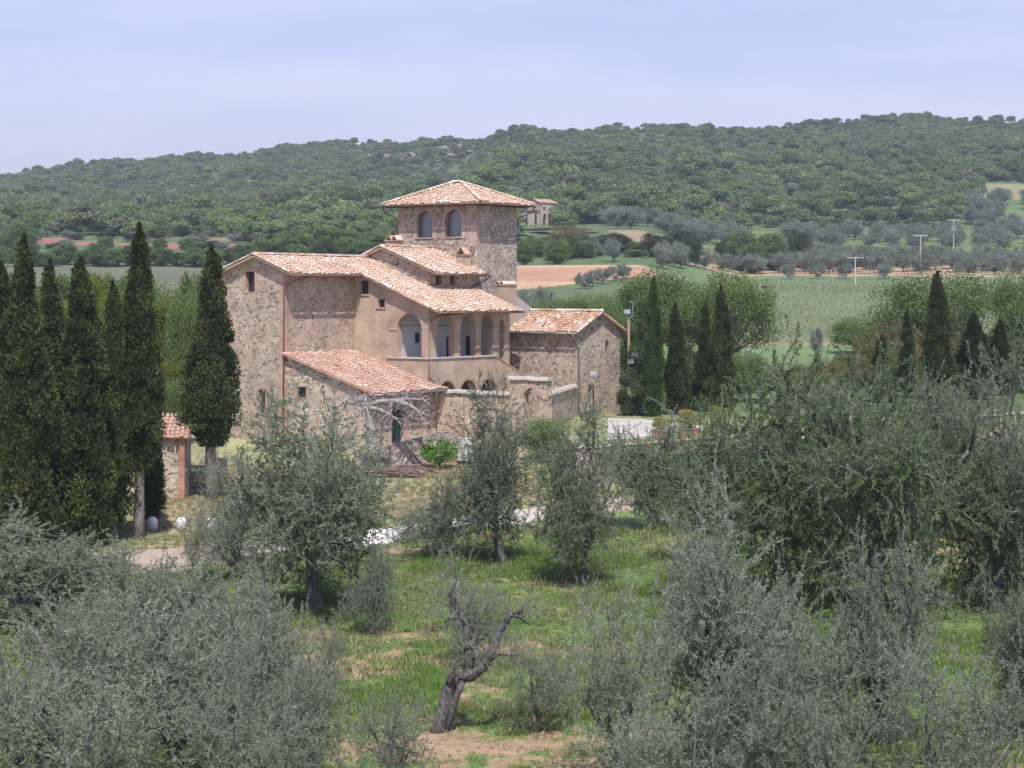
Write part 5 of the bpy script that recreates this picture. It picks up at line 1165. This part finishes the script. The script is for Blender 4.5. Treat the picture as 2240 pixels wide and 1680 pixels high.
# vineyard rows
vp = []
for r_ in np.arange(236, 405, 2.1):
    xs = np.arange(22, 100, 1.15); xs = xs + rsG.normal(size=len(xs))*.1; yy = np.full(len(xs), r_)+ (xs-50)*.12
    pxx = CX+F*xs/yy; ok = (pxx > 1575) & (pxx < 1990) & (rsG.rand(len(xs)) > .15); vp.append(np.stack([xs[ok], yy[ok]], 1))
vp = np.concatenate(vp); n = len(vp)
scatter('vineyard', np.stack([vp[:,0], vp[:,1], terrain(vp[:,0], vp[:,1])], 1), np.stack([np.zeros(n)]*2+[rsG.rand(n)*6.3], 1), np.stack([rsG.uniform(.4, .8, n)]*3, 1), [tuft(60+i, 14, .45, .14, .05, L_vine) for i in range(3)])

# ------------------------------------------------------------------ other buildings
def small_house(name, loc, rz, L, Dp, hw, rise, wallm, tilem, label, wins=(), extra=None, tsp=.235, ridge_along='x', thick=.3):
    e = tag(empty(name, loc, rz), label, 'house'); m = MB(); x0, x1, y0, y1 = -L/2, L/2, -Dp/2, Dp/2
    m.add([(x0,y0,-1.5),(x1,y0,-1.5),(x1,y1,-1.5),(x0,y1,-1.5),(x0,y0,hw),(x1,y0,hw),(x1,y1,hw),(x0,y1,hw),(x0,0,hw+rise),(x1,0,hw+rise)],
          [(0,1,5,4),(1,2,6,9,5),(2,3,7,6),(3,0,4,8,7),(4,5,9,8),(6,7,8,9)]); wl = m.build('wall', wallm, e)
    o_ = .3; sl = rise/(Dp/2)
    def rf(sg):
        pts = [(x0-o_, -sg*(Dp/2+o_), hw-sl*o_+.12), (x1+o_, -sg*(Dp/2+o_), hw-sl*o_+.12), (x1+o_, 0, hw+rise+.12), (x0-o_, 0, hw+rise+.12)]
        roof('roof', [(a, b, c) for a, b, c in pts], tilem, e, 50+sg, sp=tsp, ln=tsp*1.5)
    rf(1); rf(-1)
    for (fx, z0, w_, h_) in wins:
        m = MB(); m.box((fx-w_/2, y0-.03, z0), (fx+w_/2, y0-.003, z0+h_)); m.build('window', M_glassD, e)
    return e
# tiled hut behind the left cypresses
b = Vector(((338-CX)/F*95, 95.6, -1.1))
hut = small_house('tiled_hut', b, R(4), 3.2, 3.4, 3.15, .85, M_rubL, M_tileR, 'little stone hut with faded tiled roof between the left cypresses')
m = MB(); m.box((1.3, -1.78, -1.2), (1.63, -1.705, 3.0)); m.build('brick_corner', M_brkD, hut)
b = at(452, 97)
m = MB(); m.box((-1.5, -.25, -1), (.6, .25, 1.5)); m.box((.6, -.3, -1), (1.05, .3, 1.9)); ob = m.build('ruined_wall', M_dry, None); ob.location = b; tag(ob, 'low ruined fieldstone wall behind the twin trunk cypress', 'wall')
m = MB(); m.box((.605, -.34, -.9), (1.06, -.305, 1.85)); m.build('brick_end', M_brkD, ob)
# far house on the hillside
b = at(1186, 590); b.z = E(590, 486)
fh = small_house('hillside_house', b, R(38), 6.6, 7.0, 6.0, 1.2, mat_plain('pale_far_wall', (.42,.345,.28), .9, .1, 1), M_tileO, 'distant pale farmhouse with red roof on the wooded slope right of the tower', ((-2,3.8,.7,1.0),(1.6,3.8,.7,1.0),(1.6,1.0,.7,1.2),(-1.8,.8,.8,1.8)), tsp=.5)
m = MB(); m.box((-9.5, -2.5, -1.5), (-3.4, 2.5, 3.4)); m.build('side_wing', bpy.data.materials['pale_far_wall'], fh)
m = MB(); m.box((-9.8, -2.9, 3.4), (-3.35, 2.9, 3.7)); m.build('wing_roof', M_terra, fh)
for i, a in enumerate((1152, 1172, 1190, 1202)): cyp('y', a, 575, 470-(a == 1172)*12, 5, i, ['tiny cypress at the left side of the distant house','tiny cypress before the middle of the distant house','tiny cypress before the right half of the distant house','tiny cypress at the right corner of the distant house'][i], 'cypresses by the distant house')

# ------------------------------------------------------------------ poles, lamps, wires
def upole(px, Y, top, label, arms=1, box=False, extra=None):
    b = at(px, Y); h = CH-(top-HY)/F*Y-b.z; e = tag(empty('utility_pole', b), label, 'utility pole', 'utility poles on the fields')
    m = MB(); m.tube([(0,0,-.3),(0,0,h)], [.16,.10], 7); m.build('pole', M_conc, e)
    if arms: m = MB(); m.box((-1.7,-.08,h-.35),(1.7,.08,h-.2)); m.build('crossarm', M_conc, e); m = MB(); [m.tube([(x_,0,h-.2),(x_,0,h+.15)], .06, 5) for x_ in (-1.55,0.4,1.55)]; m.build('insulators', M_lamp, e)
    if box: m = MB(); m.box((-.8,-.5,h-3.6),(.6,.3,h-2.2)); m.build('transformer', M_zinc, e)
    return b, h
p1 = upole(1883, 600, 483, 'small pale pole left in the upper olive grove', 0)
p2 = upole(2086, 540, 479, 'pale pole with crossarm and grey box behind the orange soil', 1, True)
p3 = upole(2014, 438, 513, 'pole with crossarm standing on the orange soil', 1)
p4 = upole(1871, 385, 561, 'slender pole standing alone in the vineyard', 1)
p5 = upole(1662, 260, 622, 'thin pale pole seen through the airy tree', 0)
def wire(a, b, sag, label):
    P = [Vector(a).lerp(Vector(b), t_) - Vector((0, 0, sag*4*t_*(1-t_))) for t_ in np.linspace(0, 1, 14)]; m = MB(); m.tube([tuple(q_) for q_ in P], .035, 4); o_ = m.build('overhead_wire', M_zinc); tag(o_, label, 'wire', 'overhead wires')
wire((p1[0].x, p1[0].y, p1[0].z+p1[1]), (p2[0].x-1.5, p2[0].y, p2[0].z+p2[1]), 1.5, 'thin wire between the small pale pole and the pole with the grey box')
wire((p2[0].x+1.5, p2[0].y, p2[0].z+p2[1]), (185, 560, E(560, 497)), 1.0, 'thin wire running from the pole with the grey box to the right edge')

def flood(mb, x, y, z, s=.28): mb.box((x-s, y-s*.5, z-s*.7), (x+s, y+s*.5, z+s*.7))
b = Vector(vworld(23.7, 11.75, TZ)); e = tag(empty('floodlight_pole', b), 'tall wooden pole with floodlights at the annex corner', 'light pole')
m = MB(); m.tube([(0,0,-.2),(0,0,CH-(692-650)/F*b.y-TZ)], [.12,.095], 8); m.build('pole', M_wood, e)
zf = lambda y_: CH-(y_-HY)/F*b.y-TZ
for dx, yy_ in ((-.12, 682), (.42, 777), (.12, 790)):
    m = MB(); flood(m, dx, -.2, zf(yy_), .24); m.tube([(0,-.05,zf(yy_)-.1),(dx,-.15,zf(yy_)-.1)], .03, 5); f_ = m.build('floodlight', M_zinc, e); m = MB(); m.box((dx-.2,-.335,zf(yy_)-.13),(dx+.2,-.322,zf(yy_)+.13)); m.build('lens', M_lamp, f_)
m = MB(); m.tube([(0,0,zf(700)),(.3,0,zf(690)),(.3,0,zf(662))], .02, 5); m.tube([(.3,0,zf(662)),(.05,0,zf(660))], .03, 5); m.build('aerial', M_lamp, e)
b = Vector(((1298-CX)/F*119, 119, -.5)); zt = CH-(812-HY)/F*119
e = tag(empty('lamp_post', b), 'slim black lamp post with pale square head in front of the annex', 'lamp post')
m = MB(); m.tube([(0,0,0),(0,0,zt-b.z-.8)], .05, 7); m.build('post', M_black, e)
m = MB(); m.tube([(0,0,zt-b.z-.8),(0,0,zt-b.z-.25)], .035, 7); m.build('stem', M_lamp, e)
m = MB(); m.box((-.24,-.18,zt-b.z-.27),(.16,.18,zt-b.z-.02)); m.box((.165,-.1,zt-b.z-.2),(.27,.1,zt-b.z-.05)); m.build('lamp_head', M_lamp, e)

# grey sheet lean-to on low wall by the pole
Y0 = 129
m = MB(); m.box((0,0,0),(1.9,.6,.55)); o_ = m.build('low_wall', M_dry); o_.location = W(1360, 922, Y0); tag(o_, 'low stone wall stub below the grey sheet roof', 'wall')
A_ = [W(1361,887,Y0+2.2),W(1404,896,Y0+2.2),W(1413,906,Y0),W(1365,898,Y0)]
m = MB(); m.add([tuple(q_) for q_ in A_]+[tuple(q_-Vector((0,0,.06))) for q_ in A_], [(0,1,2,3),(7,6,5,4),(0,4,5,1),(1,5,6,2),(2,6,7,3),(3,7,4,0)]); 
c_ = sum((q_ for q_ in A_), Vector())/4; o_ = m.build('sheet_roof', M_slate); tag(o_, 'slanted grey sheet roof at the foot of the wooden pole', 'shed roof')
m = MB()
for q_ in (A_[0], A_[1]): m.tube([(q_.x, q_.y-.1, TZ), (q_.x, q_.y-.1, q_.z-.07)], .04, 5)
for q_ in (A_[2], A_[3]): m.tube([(q_.x, q_.y+.1, TZ), (q_.x, q_.y+.1, q_.z-.05)], .04, 5)
m.build('post', M_wood, o_)

# planters with yellow shrubs
def planter(px, py, wd, label, round_=False, sh=1.0):
    X0, Y0 = on_terrace(px, py); e = tag(empty('planter', (X0, Y0, TZ)), label, 'planter', 'terracotta planters on the driveway'); m = MB(); h_ = .5
    if round_: m.tube([(0,0,0),(0,0,h_*.9),(0,0,h_*.9+.001),(0,0,h_)], [wd*.3,wd*.42,wd*.47,wd*.47], 14)
    else:
        m.box((-wd/2,-.28,0),(wd/2,.28,h_)); m.box((-wd/2-.04,-.32,h_*.82),(wd/2+.04,.32,h_+.01))
    m.build('pot', M_terra, e); s = wd*1.15/1.2*sh
    for me, pn in zip(BV['potted'][0], ('stem', 'foliage')): q_ = link(bpy.data.objects.new(pn, me), e); q_.location = (0, 0, h_-.05); q_.scale = (s, s*.7, s*.95)
planter(1446, 958, 1.0, 'long terracotta planter with round yellow green shrub on the driveway edge')
planter(1508, 955, 1.3, 'planter with reddish green shrub, middle one of the three', sh=1.1)
planter(1567, 936, .9, 'terracotta pot with bright yellow shrub next to the dark olive', True, 1.3)

# white bollards
for i, (a, y_) in enumerate(((333, 1177), (397, 1172), (463, 1172))):
    Yb = 84.2; b = Vector(((a-CX)/F*Yb, Yb, tz((a-CX)/F*Yb, Yb))); m = MB(); th = np.linspace(0, math.pi/2, 6)
    m.tube([(0,0,-.1),(0,0,.35)]+[(0,0,.35+.25*math.sin(t_)) for t_ in th[1:]], [.25,.25]+[.25*math.cos(t_)+.004 for t_ in th[1:]], 16)
    o_ = m.build('bollard', M_paint, smooth=True); o_.location = b; tag(o_, ['white round topped bollard at the foot of the grey cypress trunk','white bollard in the middle, half behind a small olive','white bollard under the pale small olive, rightmost'][i], 'bollard', 'white bollards by the road')

# bare pollarded vine tree before the lean-to
def bare_tree():
    Y = 109.5; base = at(812, Y); org = np.array(base); rs = np.random.RandomState(8); m = MB()
    e = tag(empty('bare_tree', base), 'leafless pale grey tree with knotted spreading branches against the lean-to', 'tree')
    m.tube(skel([(818,1010,0),(812,980,0),(812,940,0),(806,905,0),(800,888,0)], Y, org), [.42,.33,.28,.24,.2], 9)
    arms = [[(802,892,0),(780,882,.3),(755,880,0),(735,890,-.2),(712,884,0)],[(802,890,0),(790,875,.2),(775,868,.4)],[(804,888,0),(830,878,-.2),(860,876,0),(890,872,.3),(925,874,.4),(943,890,.2)],[(804,890,0),(825,895,-.3),(850,905,-.5),(875,924,-.6)],[(860,876,0),(890,884,-.2),(925,905,-.3),(938,912,-.2)],[(802,890,0),(800,870,.2),(815,862,.4)],[(850,880,0),(880,895,.3),(900,915,.4),(935,920,.3)]]
    for a in arms:
        p_ = skel(a, Y, org); m.tube(p_, np.linspace(.16, .05, len(p_)), 6)
    m.build('trunk', mat_bark('pale_bark', (.20,.175,.16), (.42,.38,.36)), e, smooth=True); t = MB()
    for a in arms:
        p_ = skel(a, Y, org)
        for k in range(30):
            s_ = rs.rand()*(len(p_)-1.01); i = int(s_); q_ = p_[i]+(p_[i+1]-p_[i])*(s_-i); pp, _ = bend_path(rs, q_, nrm_(rs.normal(size=3)*np.array([1.3,1,.7])), rs.uniform(.3, 1.1), 5, .4, .0); t.tube(pp, np.linspace(.035, .012, 6), 4)
    t.build('branches', bpy.data.materials['pale_bark'], e)
bare_tree()
# heap of cut branches
rs = np.random.RandomState(2); b = at(868, 104.5); m = MB()
for i in range(70):
    a = rs.normal()*.16; c = np.array([rs.normal()*.25, rs.normal()*.35, .08+abs(rs.normal())*.26]); l = rs.uniform(.8, 1.5)
    d = np.array([math.cos(a), math.sin(a)*.6, rs.normal()*.06]); pp = [c-d*l, c-d*l*.3+rs.normal(size=3)*.04, c+d*l*.3+rs.normal(size=3)*.04, c+d*l+np.array([0,0,-.12])]; m.tube(pp, rs.uniform(.02, .05), 5)
o_ = m.build('branch_pile', M_twig); o_.location = b; tag(o_, 'heap of purplish cut branches in front of the low sloping wall', 'branch pile')
broad('fig', 962, 110, 948, 78, 0, 'bright green fig shrub against the brick pillar below the gateway', None, 'shrub', 'shrub')
broad('green', 1200, 113, 905, 120, 0, 'green bush at the foot of the arched gateway', None, 'shrub', 'shrub')
broad('green', 640, 140, 640, 2, 0, '', None) if False else None

# haze
hz = bpy.data.materials.new('haze'); hz.use_nodes = True; t = hz.node_tree; t.nodes.clear(); out = t.nodes.new('ShaderNodeOutputMaterial'); pv = t.nodes.new('ShaderNodeVolumePrincipled')
pv.inputs['Color'].default_value = (.78, .86, 1, 1); pv.inputs['Density'].default_value = .00024; pv.inputs['Anisotropy'].default_value = .3; t.links.new(pv.outputs[0], out.inputs['Volume'])
m = MB(); m.box((-2600, -60, -6), (2600, 3600, 215)); tag(m.build('haze', hz), kind='stuff')
